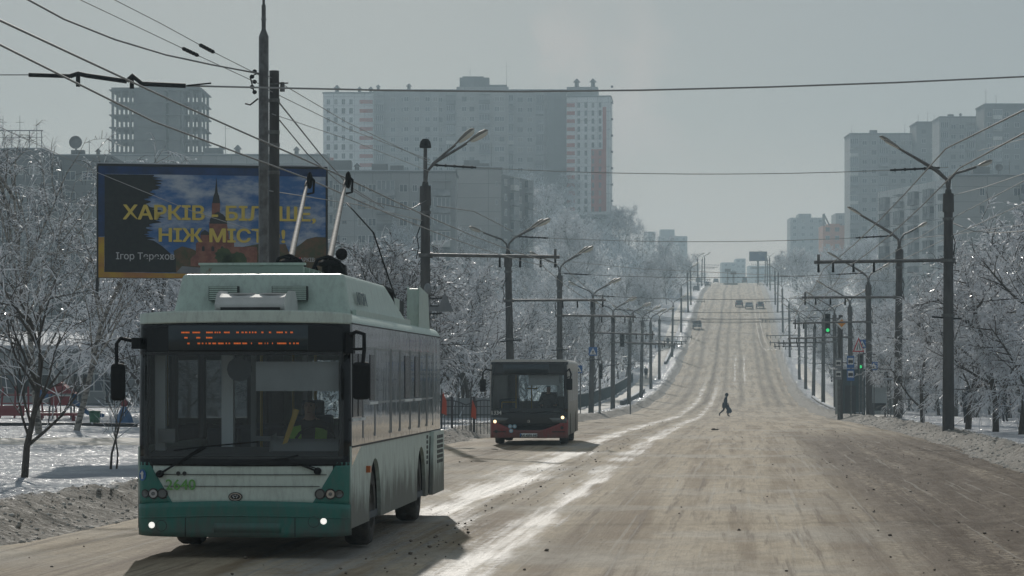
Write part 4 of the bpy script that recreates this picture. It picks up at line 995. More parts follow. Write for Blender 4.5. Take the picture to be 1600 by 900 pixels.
def crossing_sign(label, px, py, w, Y, foot_px):
    x = (foot_px - CX) * Y / FPX; r = tag(empty('crossing_sign', (x, Y, gz(x, Y))), label, 'road sign'); h = w / 2
    flat(r, 'plate', [(px - h, py - h), (px + h, py - h), (px + h, py + h), (px - h, py + h)], m_blue, Y, 0)
    flat(r, 'triangle', [(px, py - h * .8), (px + h * .8, py + h * .72), (px - h * .8, py + h * .72)], m_white, Y, -.014, .004)
    flat(r, 'pictogram', walker(px, py + h * .18, h * 1.05), m_walk2, Y, -.019, .004)
    q = at_px(px, py, Y, r); mb = MB(); mb.cyl((0, .06, -.3), (0, .06, q.z + .3), .035, None, 8); mb.beam((0, .05, q.z), (q.x, .03, q.z), .04); mb.build('post', m_steel, r); return r
crossing_sign('blue pedestrian crossing sign on the fifth left pole side, nearer and lower', 904, 577, 12, 176., 907)
crossing_sign('blue pedestrian crossing sign hanging above the pavement left of the road', 926.5, 549, 13.5, 190., 936)
crossing_sign('blue pedestrian crossing sign half hidden by a right lamp pole, the lower one', 1365, 572, 13, 176., 1363)
crossing_sign('blue pedestrian crossing sign high behind the warning triangle', 1347, 537, 13, 182., 1349)
def signal(label, px, ytop, ybot, Y, foot_px, lit, back=False, w=7.0):
    x = (foot_px - CX) * Y / FPX; r = tag(empty('traffic_light', (x, Y, gz(x, Y))), label, 'traffic light'); a, b2 = at_px(px, ytop, Y, r), at_px(px, ybot, Y, r)
    hw = w / 2 * Y / FPX; mb = MB(); mb.box(a.x - hw, a.x + hw, -.1, .12, b2.z, a.z); mb.build('housing', m_sblack, r, .03)
    H = a.z - b2.z
    for k in range(3):
        z = a.z - H * (k + .5) / 3; c = (a.x, -.105, z)
        MB().lathe([(.0, 0), (hw * .62, 0), (hw * .62, .03)], (c[0], c[1], c[2]), 16, 0, 'Y').build('lens', m_grn if (k == 2 and lit) else m_black, r)
        v = MB(); n = 9; rr = hw * .8
        vs = [(a.x + rr * math.cos(PI * i / n), -.10 - d, z + rr * math.sin(PI * i / n)) for d in (0, .16) for i in range(n + 1)]
        v.add(vs, [(i, i + 1, i + n + 2, i + n + 1) for i in range(n)]); v.build('visor', m_sblack, r)
    mb = MB(); mb.cyl((0, .1, -.3), (0, .1, max(a.z, .5) if abs(a.x) < .5 else b2.z + H * .8), .05, None, 8)
    if abs(a.x) >= .1: mb.beam((0, .1, b2.z + H * .75), (a.x, .1, b2.z + H * .75), .06)
    mb.build('post', m_steel, r); return r
signal('green traffic light hanging over the right lane beside the yellow diamond', 1293, 490, 521, 165., 1310, True, w=8.5)
signal('green traffic light low on its own post by the right kerb', 1344, 553, 577, 178., 1348, True, w=8)
signal('traffic light seen from behind over the left pavement', 972, 521, 542, 215., 985, False)
signal('small dark traffic light low behind the second bus', 939, 568, 592, 190., 938, False, w=5)
# warning triangle and yellow diamond, bus stop boards
x = (1343 - CX) * 172 / FPX; r = tag(empty('warning_sign', (x, 172., gz(x, 172.))), 'red edged triangular warning sign of a narrowing road beside a right lamp pole', 'road sign')
flat(r, 'border', [(1341.5, 527), (1350.5, 550), (1332, 550)], m_red, 172., 0); flat(r, 'plate', [(1341.5, 531), (1347.7, 548), (1335, 548)], m_white, 172., -.014, .004)
flat(r, 'pictogram', [(1338.2, 546.5), (1339.6, 541), (1340.4, 536.5), (1341.2, 536.5), (1340.6, 541.5), (1339.8, 546.5)], m_walk2, 172., -.019, .004); flat(r, 'pictogram', [(1344.8, 546.5), (1343.4, 541), (1342.6, 536.5), (1341.9, 536.5), (1342.4, 541.5), (1343.3, 546.5)], m_walk2, 172., -.019, .004)
MB().cyl((0, .06, -.3), (0, .06, at_px(1343, 530, 172., r).z), .04, None, 8).build('post', m_steel, r)
x = (1314 - CX) * 165 / FPX; r = tag(empty('priority_sign', (x, 165., gz(x, 165.))), 'yellow diamond priority road sign on the post with the bus stop board', 'road sign')
d = lambda c, s: [(c[0], c[1] - s), (c[0] + s, c[1]), (c[0], c[1] + s), (c[0] - s, c[1])]
flat(r, 'plate', d((1315, 505), 10), m_white, 165., 0); flat(r, 'centre', d((1315, 505), 6.3), m_yel, 165., -.014, .004)
MB().cyl((0, .12, -.3), (0, .12, at_px(1312, 492, 165., r).z), .15, .13, 10).build('post', m_conc, r)
def stop_board(label, px, y0, y1, w, Y, foot, colr):
    x = (foot - CX) * Y / FPX; r = tag(empty('bus_stop_sign', (x, Y, gz(x, Y))), label, 'bus stop sign')
    for (a, b2) in ((y0, (y0 + y1) / 2 - .7), ((y0 + y1) / 2 + .7, y1)):
        flat(r, 'board', [(px - w / 2, a), (px + w / 2, a), (px + w / 2, b2), (px - w / 2, b2)], colr, Y, 0)
        h = b2 - a; inner = [(px - w * .38, a + h * .18), (px + w * .38, a + h * .18), (px + w * .38, a + h * .72), (px - w * .38, a + h * .72)]
        flat(r, 'panel', inner, m_white, Y, -.014, .004)
        bus = [(px - w * .3, a + h * .35), (px + w * .3, a + h * .35), (px + w * .33, a + h * .6), (px + w * .2, a + h * .6), (px + w * .17, a + h * .66), (px + w * .1, a + h * .6), (px - w * .12, a + h * .6), (px - w * .17, a + h * .66), (px - w * .24, a + h * .6), (px - w * .32, a + h * .6)]
        flat(r, 'pictogram', bus, m_walk2, Y, -.019, .004)
    MB().cyl((0, .1, -.3), (0, .1, at_px(px, y0, Y, r).z + .1), .05, None, 8).build('post', m_steel, r)
stop_board('pair of grey white bus stop boards on the post under the yellow diamond', 1310, 560, 593, 10.5, 164., 1312, m_signback)
stop_board('pair of blue bus stop boards with white bus pictograms', 1329, 556, 595, 11.5, 164., 1330, m_blue)
# sign seen from behind beside the first left pole
x = (677 - CX) * 89 / FPX; r = tag(empty('sign_frame', (x, 89.5, gz(x, 89.5))), 'two road signs seen from behind on a frame at the first left lamp pole', 'road sign')
q = lambda px, py: (lambda p: (p.x, p.z))(at_px(px, py, 89.5, r))
n_ = 12; circ = [q(661 + 11 * math.cos(2 * PI * k / n_), 474 + 16 * math.sin(2 * PI * k / n_)) for k in range(n_)]
MB().prism(circ, -.02, 0).build('round_sign', m_signback, r); MB().prism([q(695, 456), q(709, 487), q(682, 487)], .0, .02).build('triangular_sign', m_signback, r)
MB().prism([q(652, 478), q(706, 478), q(706, 486), q(652, 486)], .02, .03).build('name_plate', m_signback, r)
mb = MB(); mb.beam((q(656, 466)[0], .04, q(0, 466)[1]), (q(700, 466)[0], .04, q(0, 466)[1]), .05); mb.beam((q(656, 478)[0], .04, q(0, 478)[1]), (q(700, 478)[0], .04, q(0, 478)[1]), .05); mb.beam((q(699, 466)[0], .04, q(0, 466)[1]), (q(699, 478)[0], .04, q(0, 478)[1]), .05); mb.build('frame', m_sblack, r)
c = at_px(669, 452, 89.5, r); t_ = tag(MB().ball((c.x + x, 89.2, c.z + r.location.z), .13, .14, .2, 12, 8).build('loudspeaker', m_signback), 'small grey horn box fixed to the first left lamp pole above the signs', 'loudspeaker')
# railings on the bridge
def railing(label, pts, top=1.05):
    r = tag(empty('railing', pts[0]), label, 'railing'); o = Vector(pts[0]); ps = [Vector(p) - o for p in pts]
    mb = MB()
    for a, b2 in zip(ps, ps[1:]): mb.beam(a + Vector((0, 0, top)), b2 + Vector((0, 0, top)), .09); mb.beam(a + Vector((0, 0, .12)), b2 + Vector((0, 0, .12)), .07)
    mb.build('rail', m_rail, r)
    mb = MB(); tot = 0
    for a, b2 in zip(ps, ps[1:]):
        n = max(2, int((b2 - a).length / .22))
        for k in range(n): p = a.lerp(b2, k / n); mb.box(p.x - .03, p.x + .03, p.y - .03, p.y + .03, p.z + .12, p.z + top)
    mb.build('bars', m_rail, r)
    for p in ps: MB().box(p.x - .07, p.x + .07, p.y - .07, p.y + .07, p.z - .4, p.z + top + .08).build('rail_post', m_rail, r)
    mb = MB()
    for a, b2 in zip(ps, ps[1:]): mb.beam(a + Vector((0, 0, top + .06)), b2 + Vector((0, 0, top + .06)), .08, .04)
    mb.build('snow_cap', m_roofsnow, r)
def gp(t, Y): x = xof(t, Y); return (x, Y, gz(x, Y))
railing('dark railing with snow on top beside the left pavement', [gp(-13.0, Y) for Y in range(215, 361, 12)], 1.3)
railing('dark railing with snow on top beside the right pavement', [gp(12.7, Y) for Y in range(190, 300, 11)], 1.3)
# low concrete kerb wall on the left bridge side
def kerb(label, t, y0, y1, h, w):
    mb = MB(); ys = np.arange(y0, y1 + .1, 6.0)
    for a, b2 in zip(ys, ys[1:]):
        p, q_ = Vector((xof(t, a), a, float(zroad(a)))), Vector((xof(t, b2), b2, float(zroad(b2)))); mb.beam(p + Vector((0, 0, h / 2)), q_ + Vector((0, 0, h / 2)), w, h, 0); mb.beam(p + Vector((0, 0, h + .04)), q_ + Vector((0, 0, h + .04)), w * .9, .08, 1)
    return tag(mb.build('kerb_wall', [m_conc, m_roofsnow]), label, 'low wall')
kerb('low concrete kerb wall topped with snow, between the left pavement and road', -10.3, 265, 330, .55, .35)
kerb('further low snowy kerb wall up the left pavement', -10.3, 420, 480, .6, .35)
kerb('low kerb topped with snow along the right pavement', 9.7, 180, 300, .35, .3)
# dark hoarding behind the bus stop and the glass shelter
x = (1313 - CX) * 186 / FPX; x2 = (1352 - CX) * 186 / FPX; z = gz(x, 186.); h = CZ + (HY - 577) * 186 / FPX - z
r = tag(empty('kiosk', (x, 186., z)), 'dark green kiosk with snow on its roof behind the bus stop boards', 'kiosk')
m_kiosk = mat('kiosk_green', (.025, .05, .055), .6, c2=(.035, .06, .065), ns=1)
MB().box(0, x2 - x, 0, 3, -.5, h).build('wall', m_kiosk, r); MB().box(-.15, x2 - x + .15, -.2, 3.1, h, h + .14).build('roof_snow', m_roofsnow, r); MB().box(.3, 1.1, -.04, -.002, .0, 1.9).build('door', m_sblack, r)
Ys = 170.; x = (1365 - CX) * Ys / FPX; z = gz(x, Ys); r = tag(empty('bus_shelter', (x, Ys, z)), 'small bus shelter of pale panels with a snowy roof, right of the lamp pole', 'shelter')
w = (1391 - 1365) * Ys / FPX; m_panel = mat('pale_panel', (.46, .50, .50), .35, c2=(.38, .42, .42), ns=1.5)
MB().box(.05, w - .05, 1.1, 1.14, .15, 1.9).build('back_panel', m_panel, r); MB().box(-.15, w + .1, -.3, 1.3, 2.35, 2.42).build('roof', m_steel, r); MB().box(-.15, w + .1, -.3, 1.3, 2.42, 2.50).build('snow_cap', m_roofsnow, r)
for px_ in (0, w):
    for py_ in (-.2, 1.18): MB().box(px_ - .03, px_ + .03, py_ - .03, py_ + .03, -.2, 2.35).build('post', m_steel, r)
r = tag(empty('bench', (x + .35, Ys - .1, z)), 'dark bench in front of the pale bus shelter panel', 'bench')
MB().box(-.5, .5, 0, .4, .42, .47).build('seat', m_sblack, r); mb = MB(); mb.prism([(.40, .45), (.44, .45), (.56, .9), (.52, .9)], -.5, .5, 'YZ'); mb.build('backrest', m_sblack, r)
for s in (-.4, .4): MB().box(s - .03, s + .03, .05, .36, -.1, .42).build('leg', m_sblack, r)
# park fence with orange banners
m_orb = mat('orange_banner', (.55, .085, .04), .7, c2=(.45, .07, .035), ns=2)
YF = 96.; fa, fb = (672 - CX) * YF / FPX, (775 - CX) * YF / FPX; zf = gz((fa + fb) / 2, YF)
r = tag(empty('iron_fence', (fa, YF, zf)), 'low black iron fence with arched tops between the two buses', 'fence'); L = fb - fa
mb = MB(); nb = int(L / .13)
for k in range(nb + 1):
    u_ = k * .13; hh = .95 + .18 * abs(math.sin(PI * u_ / 1.3)); mb.box(u_ - .012, u_ + .012, -.012, .012, -.1, hh)
mb.build('bars', m_fence, r)
mb = MB(); mb.tube([(u_, 0, .95 + .18 * abs(math.sin(PI * u_ / 1.3))) for u_ in np.arange(0, L, .1)], .02, 5); mb.beam((0, 0, .3), (L, 0, .3), .03); mb.beam((0, 0, .9), (L, 0, .9), .03); mb.build('rail', m_fence, r)
for k in range(4): MB().box(k * L / 3 - .04, k * L / 3 + .04, -.04, .04, -.3, 1.25).build('fence_post', m_fence, r)
for px_, w_, yt, yb, lab in ((694, 8, 612, 650, 'orange pointed banner left of the other, on the iron fence beside the lamp pole'), (740, 8, 624, 656, 'orange pointed banner right of the other, on the iron fence near the second bus')):
    x = (px_ - CX) * (YF - .3) / FPX; z = gz(x, YF - .3); r = tag(empty('banner', (x, YF - .3, z)), lab, 'banner'); s = (YF - .3) / FPX
    zt_ = CZ + (HY - yt) * s - z; zb_ = CZ + (HY - yb) * s - z
    vs = []; n = 10
    mb = MB(); mb.prism([(-w_ / 2 * s, zb_ + .1), (w_ / 2 * s, zb_ + .02), (w_ / 2 * s, zt_ - .35), (-w_ / 4 * s, zt_)], -.02, .02); mb.build('cloth', m_orb, r)
    MB().cyl((-w_ / 2 * s, .05, -.2), (-w_ / 2 * s, .05, zt_ + .1), .03, None, 6).build('banner_pole', m_fence, r)
YW = 150.; a = (672 - CX) * YW / FPX; b2 = (790 - CX) * YW / FPX; z = gz(a, YW)
tag(MB().box(a, b2, YW, YW + .2, z - .5, CZ + (HY - 622) * YW / FPX).build('park_wall', m_kwall), 'low grey wall in the park behind the orange banners', 'wall')
# ---------------------------------------------------------------- the two buses
def dirty_paint(name, c, rough=.45, dirt=(.20, .175, .145), z0=.25, z1=1.0, coat=.0):
    """paint with road dirt splashed up its lower edge"""
    m = bpy.data.materials.new(name); m.use_nodes = True
    nt = m.node_tree; b = nt.nodes['Principled BSDF']; tc = nt.nodes.new('ShaderNodeTexCoord'); sp = nt.nodes.new('ShaderNodeSeparateXYZ'); nt.links.new(tc.outputs['Object'], sp.inputs[0])
    mp = nt.nodes.new('ShaderNodeMapping'); mp.inputs['Scale'].default_value = (1, 1, .35); nt.links.new(tc.outputs['Object'], mp.inputs[0])
    n = NOISE(nt, mp.outputs[0], 3.2, 7, .68); n2 = NOISE(nt, mp.outputs[0], 14, 4, .7)
    f = RAMP(nt, MATH(nt, 'ADD', sp.outputs[2], MATH(nt, 'MULTIPLY', MATH(nt, 'SUBTRACT', n, .5), 1.3)), z1, z0)
    film = MATH(nt, 'MULTIPLY', RAMP(nt, n2, .40, .70), .5)
    col = MIX(nt, c, tuple(q * .5 + .07 for q in c), film)
    nt.links.new(MIX(nt, col, dirt, MATH(nt, 'MULTIPLY', f, .85)), b.inputs['Base Color'])
    rr = MATH(nt, 'ADD', MATH(nt, 'MULTIPLY', f, .4), rough); nt.links.new(rr, b.inputs['Roughness']); b.inputs['Coat Weight'].default_value = coat
    return m
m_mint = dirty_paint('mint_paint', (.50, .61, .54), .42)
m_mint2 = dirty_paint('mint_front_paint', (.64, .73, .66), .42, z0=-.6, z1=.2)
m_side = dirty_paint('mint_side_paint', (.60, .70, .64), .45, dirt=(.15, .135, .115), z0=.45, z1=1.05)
m_teal = dirty_paint('teal_paint', (.017, .175, .14), .42, dirt=(.10, .11, .10), z0=.15, z1=.65, coat=.2)
m_mask = mat('black_gloss', (.007, .008, .010), .15, spec=.3)
m_rubber = mat('tyre_rubber', (.022, .021, .02), .85, c2=(.07, .06, .05), ns=4, bump=.3)
m_rim = mat('wheel_rim', (.14, .13, .12), .6, .4, c2=(.08, .07, .06), ns=5)
m_wgl = glass_mat('windscreen_glass', (.86, .91, .92), .035, .015)
m_sidegl = bpy.data.materials.new('dark_side_glass'); m_sidegl.use_nodes = True
nt = m_sidegl.node_tree; b = nt.nodes['Principled BSDF']; b.inputs['Base Color'].default_value = (.27, .275, .28, 1); b.inputs['Roughness'].default_value = .05; b.inputs['Specular IOR Level'].default_value = 1.0; b.inputs['Coat Weight'].default_value = 1.0; b.inputs['Coat Roughness'].default_value = .03
tc = nt.nodes.new('ShaderNodeTexCoord'); mp = nt.nodes.new('ShaderNodeMapping'); mp.inputs['Scale'].default_value = (1, 1.6, .5); nt.links.new(tc.outputs['Object'], mp.inputs[0])
bp = nt.nodes.new('ShaderNodeBump'); bp.inputs['Strength'].default_value = .22; bp.inputs['Distance'].default_value = .012; nt.links.new(NOISE(nt, mp.outputs[0], 1.6, 3, .5), bp.inputs['Height']); nt.links.new(bp.outputs[0], b.inputs['Normal']); nt.links.new(bp.outputs[0], b.inputs['Coat Normal'])
m_int = mat('bus_interior', (.36, .38, .39), .8); m_intd = mat('bus_interior_dark', (.10, .11, .12), .8); m_post = mat('interior_post', (.74, .77, .78), .5)
m_yrail = mat('yellow_handrail', (.62, .40, .06), .45)
m_blind = mat('sun_blind', (.62, .64, .65), .7, c2=(.55, .57, .58), ns=2)
m_seat = mat('bus_seat', (.05, .08, .12), .8)
m_led = mat('amber_led', (.4, .08, .01), .5, emit=(1.0, .22, .04), estr=.75)
m_dispbg = mat('display_glass', (.035, .05, .06), .15)
m_hl = mat('headlight_on', (.9, .9, .9), .2, emit=(1.0, .97, .9), estr=1.6)
m_hlw = mat('warm_headlight_on', (.9, .8, .6), .2, emit=(1.0, .72, .40), estr=4.0)
m_hloff = mat('headlight_glass', (.16, .17, .17), .08, .3); m_hlring = mat('headlight_ring', (.02, .02, .02), .3); m_chrome = mat('reflector', (.5, .5, .5), .12, .9)
m_num = mat('number_green', (.14, .38, .09), .5); m_grille = mat('grille_black', (.015, .015, .015), .6)
m_amber = mat('amber_marker', (.5, .12, .02), .3); m_text = mat('faded_lettering', (.13, .17, .18), .6)
m_white2 = mat('air_unit_white', (.60, .60, .58), .7, c2=(.52, .52, .50), ns=3)
m_pole = mat('trolley_pole', (.20, .195, .185), .75, .0, c2=(.12, .115, .11), ns=8); m_hivis = mat('hi_vis', (.33, .62, .06), .7); m_skin = mat('skin', (.42, .25, .18), .6)
m_coatd = mat('dark_coat', (.025, .028, .035), .8); m_navy = mat('navy_coat', (.018, .035, .06), .75, c2=(.028, .05, .08), ns=6)

def wheel(root, x, y, r=.48, w=.30, side=1):
    g = empty('wheel', (x, y, r)); g.parent = root; s = side
    MB().lathe([(r * .58, -w / 2), (r * .93, -w / 2), (r, -w / 2 + .05), (r, w / 2 - .05), (r * .93, w / 2), (r * .58, w / 2)], (0, 0, 0), 32, 0, 'X').build('tyre', m_rubber, g)
    mb = MB(); mb.lathe([(.0, s * .02), (r * .22, s * .04), (r * .30, s * (w / 2 - .02)), (r * .34, s * (w / 2 - .02)), (r * .45, s * .03), (r * .56, s * .08), (r * .60, s * w / 2)], (0, 0, 0), 24, 0, 'X')
    for k in range(10): a = 2 * PI * k / 10; mb.ball((s * (w / 2 - .05), r * .40 * math.cos(a), r * .40 * math.sin(a)), .022, n=6, m=4)
    mb.build('rim', m_rim, g); return g

class Front:
    """sheets that follow the bowed front of a bus, local x across, z up, front at y = 0"""
    def __init__(s, hw, bow=.06, corner=.16, rake=0.0, z0=1.0): s.hw, s.bow, s.c, s.rake, s.z0 = hw, bow, corner, rake, z0
    def y(s, x, z, off):
        q = s.bow * (x / s.hw) ** 2; dx = (abs(x) - (s.hw - s.c)) / s.c
        if dx > 0: dx = min(dx, 1); q += s.c * (1 - math.sqrt(max(0, 1 - dx * dx)))
        return q - off + s.rake * max(0, z - s.z0)
    def sheet(s, x0, x1, z0, z1, off, nx=28, nz=6):
        """z0, z1 numbers or functions of x; x0, x1 numbers or functions of z in 0..1"""
        mb = MB(); vs = []
        # denser samples at the corners
        for j in range(nz + 1):
            v_ = j / nz; a = x0(v_) if callable(x0) else x0; b_ = x1(v_) if callable(x1) else x1
            for i in range(nx + 1):
                e = i / nx; e = .5 - .5 * math.cos(PI * e) if (b_ - a) > 1.5 else e
                x = a + (b_ - a) * e; zl = z0(x) if callable(z0) else z0; zh = z1(x) if callable(z1) else z1; z = zl + (zh - zl) * v_
                vs.append((x, s.y(x, z, off), z))
        fs = [(j * (nx + 1) + i, j * (nx + 1) + i + 1, (j + 1) * (nx + 1) + i + 1, (j + 1) * (nx + 1) + i) for j in range(nz) for i in range(nx)]
        mb.add(vs, fs, 0, True); return mb
    def part(s, name, m, root, *a, solid=.012, **k):
        o = s.sheet(*a, **k).build(name, m, root)
        if solid: md = o.modifiers.new('thickness', 'SOLIDIFY'); md.thickness = solid; md.offset = -1
        return o
    def disc(s, name, m, root, x, z, r, off, rz=None, n=20, depth=.02):
        mb = MB(); rz = rz or r; vs = [(x + r * math.cos(2 * PI * k / n), s.y(x + r * math.cos(2 * PI * k / n), z, off), z + rz * math.sin(2 * PI * k / n)) for k in range(n)]
        vs += [(p[0], p[1] + depth + .02, p[2]) for p in vs]
        mb.add(vs, [list(range(n))[::-1]] + [(k, (k + 1) % n, n + (k + 1) % n, n + k) for k in range(n)]); return mb.build(name, m, root)
def side_outline(y0, y1, z0, z1, wheels, r, n=14):
    """lower side panel outline (y, z) with round wheel cut-outs"""
    pts = [(y0, z1), (y0, z0)]
    for yc in wheels:
        h = .48 - z0; a0 = math.asin(max(-1, min(1, -h / r)))
        for k in range(n + 1): a = PI - a0 + (a0 * 2 - PI) * k / n; pts.append((yc + r * math.cos(a), .48 + r * math.sin(a)))
    pts += [(y1, z0), (y1, z1)]; return pts

# ---- trolleybus
HW = 1.25; LB = 10.85
B1 = empty('trolleybus', (-3.12, 30.7, float(zroad(31)) + .02), -math.atan(.0695))
tag(B1, 'mint and teal trolleybus with a lit route display in the near left lane', 'trolleybus')
def b1(px, py, y=0.0):
    Y = 30.7 + y; return ((px - CX) * Y / FPX + 3.12 - y * .0695, CZ - .02 + (HY - py) * Y / FPX)
F = Front(HW, .07, .17, .03, 1.0)
# shell: roof, floor, left wall with openings, right side, rear
mb = MB(); prof = []
for k in range(9): a = PI / 2 * k / 8; prof.append((HW - .16 + .16 * math.sin(a), 2.68 + .16 * math.cos(a)))
pr = [(-x, z) for x, z in prof[::-1]] + prof; pr = pr + [(HW, 2.66), (HW - .05, 2.62), (-HW + .05, 2.62), (-HW, 2.66)]
mb.prism(pr, .30, LB); body = mb.build('body', m_mint, B1)
F.part('roof_front', m_mint2, B1, -HW + .002, HW - .002, lambda x: 2.72 - .02 * (x / HW) ** 2, lambda x: 2.86 - .04 * (x / HW) ** 4, .015, solid=.25)
MB().box(-HW + .04, HW - .04, .35, LB - .05, .34, .42).build('floor', m_intd, B1)
mb = MB(); mb.box(-HW + .02, HW - .02, LB - .06, LB, .35, 1.45); mb.box(-HW + .02, -.75, LB - .06, LB, 1.45, 2.62); mb.box(.75, HW - .02, LB - .06, LB, 1.45, 2.62); mb.box(-.75, .75, LB - .06, LB, 2.35, 2.62); mb.build('rear_wall', m_mint, B1)
MB().box(-.75, .75, LB - .04, LB - .02, 1.45, 2.35).build('rear_window', m_wgl, B1)
WHY = (2.45, 8.0)
for s, nm in ((1, 'side_panel'), (-1, 'side_panel')):
    ol = side_outline(.16, LB, .33, 1.28, WHY, .60); x0, x1 = (HW - .05, HW) if s > 0 else (-HW, -HW + .05)
    MB().prism(ol, x0, x1, 'YZ').build(nm, m_side, B1)
    for yc in WHY:
        mb = MB(); n = 14; vs = []
        for k in range(n + 1):
            a = R(200) * k / n - R(10); vs += [(s * (HW - .02), yc + .615 * math.cos(a), .48 + .615 * math.sin(a)), (s * (HW - .55), yc + .615 * math.cos(a), .48 + .615 * math.sin(a))]
        mb.add(vs, [(2 * k, 2 * k + 1, 2 * k + 3, 2 * k + 2) for k in range(n)]); mb.build('wheel_arch', m_grille, B1)
# left wall above: pillars and clear windows
mb = MB()
for a, c in ((.3, .6), (2.1, 2.3), (4.0, 4.2), (5.9, 6.1), (7.8, 8.0), (9.6, LB)): mb.box(-HW + .002, -HW + .05, a, c, 1.28, 2.62)
mb.box(-HW + .002, -HW + .05, .3, LB, 2.45, 2.62); mb.build('pillar', m_intd, B1)
MB().box(-HW + .005, -HW + .012, .3, LB - .1, 1.28, 2.6).build('side_window', m_wgl, B1)
# right side: long glossy glazing in panels
edges = [.20, 1.15, 2.35, 4.05, 5.15, 6.4, 7.6, 8.7, 9.7, LB - .02]
for i, (a, c) in enumerate(zip(edges, edges[1:])):
    zb = 1.285
    if i == 0: MB().prism([(a, 1.05), (c - .008, 1.29), (c - .008, 2.70), (a, 2.70)], HW - .03, HW + .003, 'YZ').build('side_window', m_sidegl, B1)
    else: MB().prism([(a + .008, zb), (c - .008, zb), (c - .008, 2.70), (a + .008, 2.70)], HW - .03, HW + .001 + .002 * (i % 2), 'YZ').build('side_window', m_sidegl, B1)
m_sidedk = m_sidegl.copy(); m_sidedk.node_tree.nodes['Principled BSDF'].inputs['Base Color'].default_value = (.035, .04, .045, 1)
for (a, c) in ((1.25, 2.3), (2.45, 3.95), (4.2, 5.05), (5.25, 6.32), (6.52, 7.52), (7.75, 8.6), (8.82, 9.6)):
    g = MB().box(HW + .003, HW + .007, a, c, 1.40, 2.42).build('side_window', m_sidedk, B1)
    mb = MB(); mb.box(HW + .004, HW + .011, a - .05, a - .015, 1.36, 2.46); mb.box(HW + .004, HW + .011, c + .015, c + .05, 1.36, 2.46); mb.box(HW + .004, HW + .010, a, c, 1.76, 1.785); mb.box(HW + .004, HW + .010, a, c, 2.425, 2.45); mb.build('window_frame', m_int, g)
for (a, c, z0, z1) in ((.22, .62, 1.62, 2.36), (.72, 1.05, 1.62, 2.36), (1.85, 2.30, 1.80, 2.36), (5.75, 6.35, 1.80, 2.38), (7.05, 7.55, 1.80, 2.38)):
    g = MB().box(HW + .008, HW + .014, a, c, z0, z1).build('vent_window', m_mask, B1)
    MB().box(HW + .009, HW + .020, a - .04, c + .3, z0 - .05, z0 - .015).build('window_rail', m_post, g)
mb = MB(); mb.box(HW + .001, HW + .010, .20, LB, 1.265, 1.285); mb.box(HW + .001, HW + .008, .20, LB, 2.70, 2.715); mb.build('trim_strip', m_grille, B1)
MB().box(HW, HW + .05, 1.55, 1.67, .93, 1.01).build('side_marker', m_amber, B1)
# rear corner flare with its grilles
mb = MB(); mb.prism([(9.05, .33), (LB, .33), (LB, 1.27), (9.25, 1.27)], HW + .003, HW + .06, 'YZ'); fl = mb.build('rear_corner_panel', m_side, B1)
mb = MB()
for k in range(6):
    for j in range(3): mb.box(HW + .055, HW + .066, 9.75 + j * .32, 9.98 + j * .32, .78 + k * .075, .83 + k * .075)
mb.build('grille', m_grille, fl)
mb = MB()
for k in range(6): mb.box(HW + .0, HW + .008, 8.75, 8.92, .80 + k * .075, .85 + k * .075)
mb.build('grille', m_grille, B1)
MB().prism([(9.0, .36), (9.06, .36), (9.24, 1.2), (9.2, 1.2)], HW + .001, HW + .012, 'YZ').build('shadow_gap', m_grille, B1)
# front
F.part('front_panel', m_mint2, B1, -1.05, 1.05, .60, 1.10, .004)
for s in (-1, 1):
    if s < 0: a, c = -HW + .002, lambda v_: -.80 - .30 * v_
    else: a, c = lambda v_: .80 + .30 * v_, HW - .002
    F.part('corner_panel', m_teal, B1, a, c, .60, 1.10, .010, nx=12, nz=8)
F.part('bumper', m_teal, B1, -HW + .001, HW - .001, lambda x: .235 + .02 * abs(x / HW) ** 6, lambda x: .655 - .045 * (x / HW) ** 2, .035, solid=.05)
bumper_lip = F.part('bumper_lip', m_teal, B1, -HW + .01, HW - .01, lambda x: .475 - .03 * (x / HW) ** 2, lambda x: .49 - .03 * (x / HW) ** 2, .046, nz=1)
F.part('plate_recess', m_teal, B1, -.32, .46, .29, .40, .042, nz=1)
for x in (-.66, .62):
    F.part('bumper_seam', m_grille, B1, x - .004, x + .004, .24, .46, .040, nx=1, nz=4)
F.part('panel_seam', m_grille, B1, -.98, .98, .955, .962, .0175, nz=1); F.part('panel_seam', m_grille, B1, -.92, .90, .82, .826, .0175, nz=1)
# windscreen surround and glass
F.part('windscreen_surround', m_mask, B1, -HW + .001, HW - .001, 2.34, lambda x: 2.725 - .02 * (x / HW) ** 2, .012, solid=.03)
F.part('windscreen_surround', m_mask, B1, -HW + .001, HW - .001, lambda x: 1.055 + .01 * (x / HW) ** 2, 1.17, .012, solid=.03)
for s in (-1, 1): F.part('windscreen_surround', m_mask, B1, s * HW * .9992 if s < 0 else HW - .13, -HW + .13 if s < 0 else HW * .9992, 1.16, 2.36, .010, nx=10, solid=.03)
F.part('windscreen', m_wgl, B1, -HW + .08, HW - .08, 1.14, 2.38, .018, nx=40, nz=10, solid=0)
